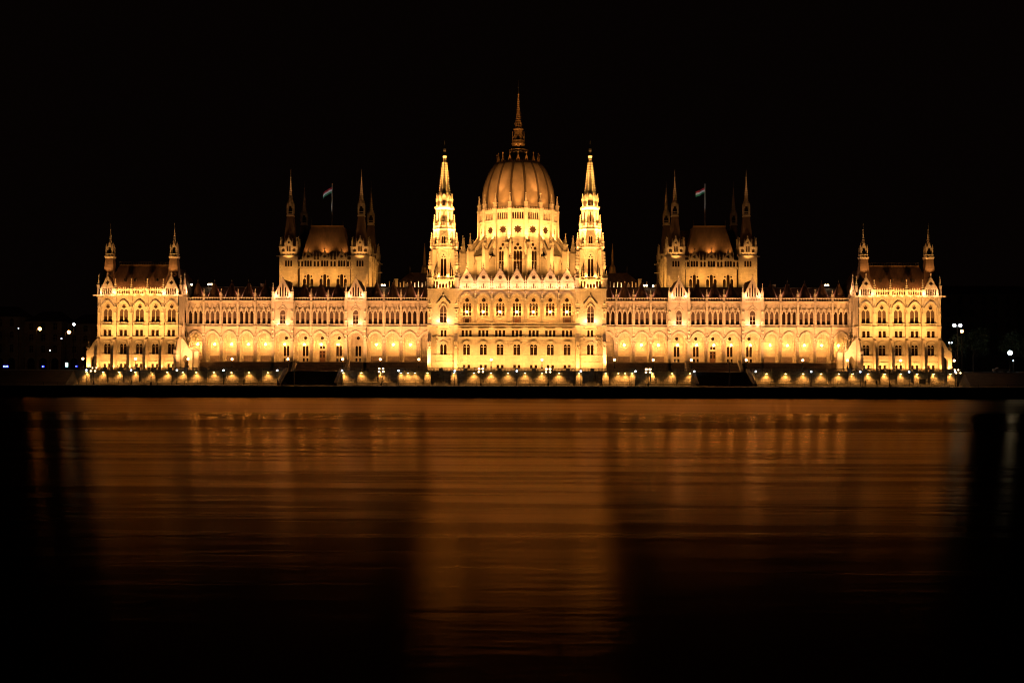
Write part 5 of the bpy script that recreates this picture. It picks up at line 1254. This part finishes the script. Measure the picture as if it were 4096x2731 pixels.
mast('street_lamp', 134.6, -2, 21.7, 'white_glow', 'tall white twin-headed street lamp right of the palace', tw=.9, grp=G2, r=.55)
mast('street_lamp', 134.9, -5, 19.8, 'sodium_glow', 'orange street lamp under the white twin-headed one', grp=G2, r=.5)
mast('street_lamp', 134.6, 4, 16.5, 'led_white', 'small white twin lamp above the right terrace end', tw=.4, grp=G2, r=.25)
mast('street_lamp', 151.4, 0, 13.4, 'white_glow', 'glaring white street lamp at the right edge of the photo', grp=G2, r=.75)
mast('street_lamp', 154, 4, 11.0, 'led_white', 'tiny white lamp below the glaring lamp at the right edge', grp=G2, r=.2)
def sign(x, y, z, w, h, mat, lab, marks=(), cat='lit sign'):
    e = empty('street_sign', (x, y, FL)); tag(e, lab, cat); m = MB(); m.mat('iron'); m.cbox(0, .15, .12, .12, 0, z - FL); m.box(-w / 2 - .05, w / 2 + .05, .02, .2, z - FL - h / 2 - .05, z - FL + h / 2 + .05); m.build('frame', e)
    m = MB(); m.mat(mat); m.box(-w / 2, w / 2, -.03, .02, z - FL - h / 2, z - FL + h / 2); m.mat('sign_mark')
    for a, b, c, d in marks: m.box(a, b, -.05, -.03, z - FL + c, z - FL + d)
    m.build('panel', e)
sign(-176.1, 40, 8.5, 1.9, .75, 'blue_sign', 'glowing blue sign with small white marks at the far left', ((-.8, -.62, -.22, .22), (-.5, -.1, .05, .15), (-.4, -.05, -.2, 0), (.2, .3, -.22, .22), (.4, .75, -.05, .2), (.55, .8, -.2, -.05)))
sign(-163.2, 40, 8.5, .9, .6, 'blue_sign', 'small glowing blue sign below the left orange street lamp', ((-.25, .1, -.15, .15),))
sign(-151.6, 40, 8.6, .8, .5, 'blue_sign', 'small glowing blue sign beside the left end pavilion', ((-.3, -.1, -.12, .12),))
sign(-154.3, 38, 9.1, .9, 1.4, 'green_sign', 'upright pale green lit panel left of the palace', (), 'lit panel')
# car on the right
def car(x, y, lab, rot=0):
    e = empty('parked_car', (x, y, FL)); e.rotation_euler = (0, 0, rot); tag(e, lab, 'car')
    prof = [(-2.15, .3), (2.1, .3), (2.2, .65), (2.05, .85), (1.1, 1.0), (.45, 1.42), (-.9, 1.45), (-1.75, 1.05), (-2.15, .95), (-2.25, .6)]
    m = MB(); m.mat('car_paint'); m.prism_y(prof, -.85, .85); m.build('body', e)
    m = MB(); m.mat('window_glass'); m.prism_y([(.95, 1.0), (.42, 1.36), (-.88, 1.39), (-1.5, 1.05)], -.87, .87); m.build('side_windows', e)
    w = MB(); w.mat('tyre'); w.T = Matrix.Rotation(PI / 2, 4, 'X'); w.lathe([(.33, -.1), (.33, .1)], 16); w.mat('car_paint'); w.lathe([(.18, -.12), (.18, .12)], 10); w0 = None
    for a in (-1.35, 1.35):
        for b in (-.8, .8): w0 = (w.build('wheel', e, (a, b, .33)) if w0 is None else (copy_obj(w0, e, (a, b, .33)), w0)[1])
    for b in (-.6, .6): m = MB(); m.mat('globe_small'); m.box(2.1, 2.22, b - .15, b + .15, .6, .75); m.build('headlight', e)
car(143.2, -13.5, 'pale parked car glinting under the lamps at the right edge')
car(-160, -10, 'dark parked car by the road left of the palace')
# trees on the right and left
def tree(x, y, h, r, lab, seed):
    rnd = random.Random(seed); e = empty('broadleaf_tree', (x, y, FL)); tag(e, lab, 'tree', 'dark trees right of the palace' if x > 0 else 'dark trees left of the palace')
    m = MB(); m.mat('bark'); m.lathe([(.35, 0), (.25, h * .3), (.18, h * .5), (.08, h * .75)], 8)
    tips = []
    for k in range(9):
        a = k * 2.4; z0 = h * (.3 + .04 * k); q = (math.cos(a) * r * .6, math.sin(a) * r * .6, h * (.5 + .045 * k)); m.bar((0, 0, z0), q, .14); tips.append(q)
    m.build('trunk', e)
    m = MB(); m.mat('leaf'); cl = [(q[0] * rnd.uniform(.6, 1.2), q[1] * rnd.uniform(.6, 1.2), q[2] + rnd.uniform(-.5, 1), r * rnd.uniform(.25, .45)) for q in tips for _ in range(2)]
    for cx, cy, cz, cr in cl:
        for _ in range(110):
            v = Vector((rnd.gauss(0, 1), rnd.gauss(0, 1), rnd.gauss(0, .8))).normalized() * cr * rnd.uniform(.4, 1.1); p = Vector((cx, cy, cz)) + v
            a = Vector((rnd.gauss(0, 1), rnd.gauss(0, 1), rnd.gauss(0, 1))).normalized() * .28; b = a.cross(Vector((rnd.gauss(0, 1), rnd.gauss(0, 1), .3))).normalized() * .2
            m.add([tuple(p - a), tuple(p + b), tuple(p + a), tuple(p - b)], [(0, 1, 2, 3)])
    m.build('crown', e)
tree(139, 12, 12, 4, 'dark leafy tree nearest the right end of the palace', 1)
tree(146, 16, 14, 5, 'tall dark leafy tree, middle one right of the palace', 2)
tree(158, 14, 13, 5, 'dark leafy tree at the right edge of the photo', 3)
tree(-137.5, 30, 9, 3, 'dark leafy tree beside the left end pavilion', 4)
# people on the quay
def person(x, y, lab, pose, cloth='cloth_dark'):
    J = {'pel': (0, 0, .95), 'ch': (0, 0, 1.3), 'nk': (0, 0, 1.48), 'hd': (0, -.02, 1.6), 'ht': (0, 0, 1.74),
         'sl': (-.19, 0, 1.42), 'el': (-.25, .05, 1.14), 'wl': (-.25, -.12 * pose, .9), 'sr': (.19, 0, 1.42), 'er': (.25, .03, 1.14), 'wr': (.24, .1 * pose, .9),
         'hl': (-.1, 0, .9), 'kl': (-.11, -.1 * pose, .5), 'al': (-.11, .05 * pose, .08), 'fl': (-.12, -.14, .04), 'hr': (.1, 0, .9), 'kr': (.11, .06 * pose, .5), 'ar': (.11, .22 * pose, .1), 'fr': (.12, .05, .04)}
    E_ = [('pel', 'ch'), ('ch', 'nk'), ('nk', 'hd'), ('hd', 'ht'), ('ch', 'sl'), ('sl', 'el'), ('el', 'wl'), ('ch', 'sr'), ('sr', 'er'), ('er', 'wr'), ('pel', 'hl'), ('hl', 'kl'), ('kl', 'al'), ('al', 'fl'), ('pel', 'hr'), ('hr', 'kr'), ('kr', 'ar'), ('ar', 'fr')]
    rad = {'pel': .15, 'ch': .16, 'nk': .06, 'hd': .1, 'ht': .08, 'sl': .07, 'sr': .07, 'el': .05, 'er': .05, 'wl': .035, 'wr': .035, 'hl': .1, 'hr': .1, 'kl': .065, 'kr': .065, 'al': .045, 'ar': .045, 'fl': .04, 'fr': .04}
    ks = list(J); me = bpy.data.meshes.new('person'); me.from_pydata([J[k] for k in ks], [(ks.index(a), ks.index(b)) for a, b in E_], [])
    o = bpy.data.objects.new('person', me); COL.objects.link(o); o.location = (x, y, 3.3)
    md = o.modifiers.new('skin', 'SKIN'); o.modifiers.new('sub', 'SUBSURF').levels = 1
    for i, k in enumerate(ks): me.skin_vertices[0].data[i].radius = (rad[k],) * 2; me.skin_vertices[0].data[i].use_root = (k == 'pel')
    me.materials.append(MATS[cloth]); tag(o, lab, 'person', 'people on the quay')
    m = MB(); m.mat('hair'); sphere(m, 0, .01, 1.68, .11); m.build('hair', o); return o
person(-79.6, -20.4, 'person in dark clothes standing below the left arcade', .3)
person(101.4, -20.4, 'person in dark clothes walking below the right pavilion, left one of two', 1)
person(104.6, -20.4, 'person in dark clothes walking below the right pavilion, right one of two', -1)

# ------------------------------------------------------------------ world and camera
w = bpy.data.worlds.new('World'); sc.world = w; w.use_nodes = True
bg = w.node_tree.nodes['Background']; bg.inputs[0].default_value = (.0016, .0008, .0006, 1); bg.inputs[1].default_value = .5
cd = bpy.data.cameras.new('camera'); cam = bpy.data.objects.new('camera', cd); COL.objects.link(cam); sc.camera = cam
cd.sensor_width = 36; cd.lens = 4795 / 4096 * 36; cd.clip_start = 1; cd.clip_end = 4000
cam.matrix_world = Matrix.Translation((3.0899, -370, 8.6)) @ Matrix.Rotation(R(.72035), 4, 'Z') @ Matrix.Rotation(R(90 + 1.23126), 4, 'X') @ Matrix.Rotation(R(.12993), 4, 'Z')
sc.view_settings.view_transform = 'Standard'; sc.view_settings.look = 'None'; sc.view_settings.exposure = .78; sc.view_settings.gamma = 1
sc.render.engine = 'CYCLES'
cy = sc.cycles; cy.filter_width = 1.15
cy.max_bounces = 4; cy.diffuse_bounces = 3; cy.glossy_bounces = 2; cy.use_denoising = True; cy.use_light_tree = True
cy.sample_clamp_indirect = 4; cy.caustics_reflective = False; cy.caustics_refractive = False
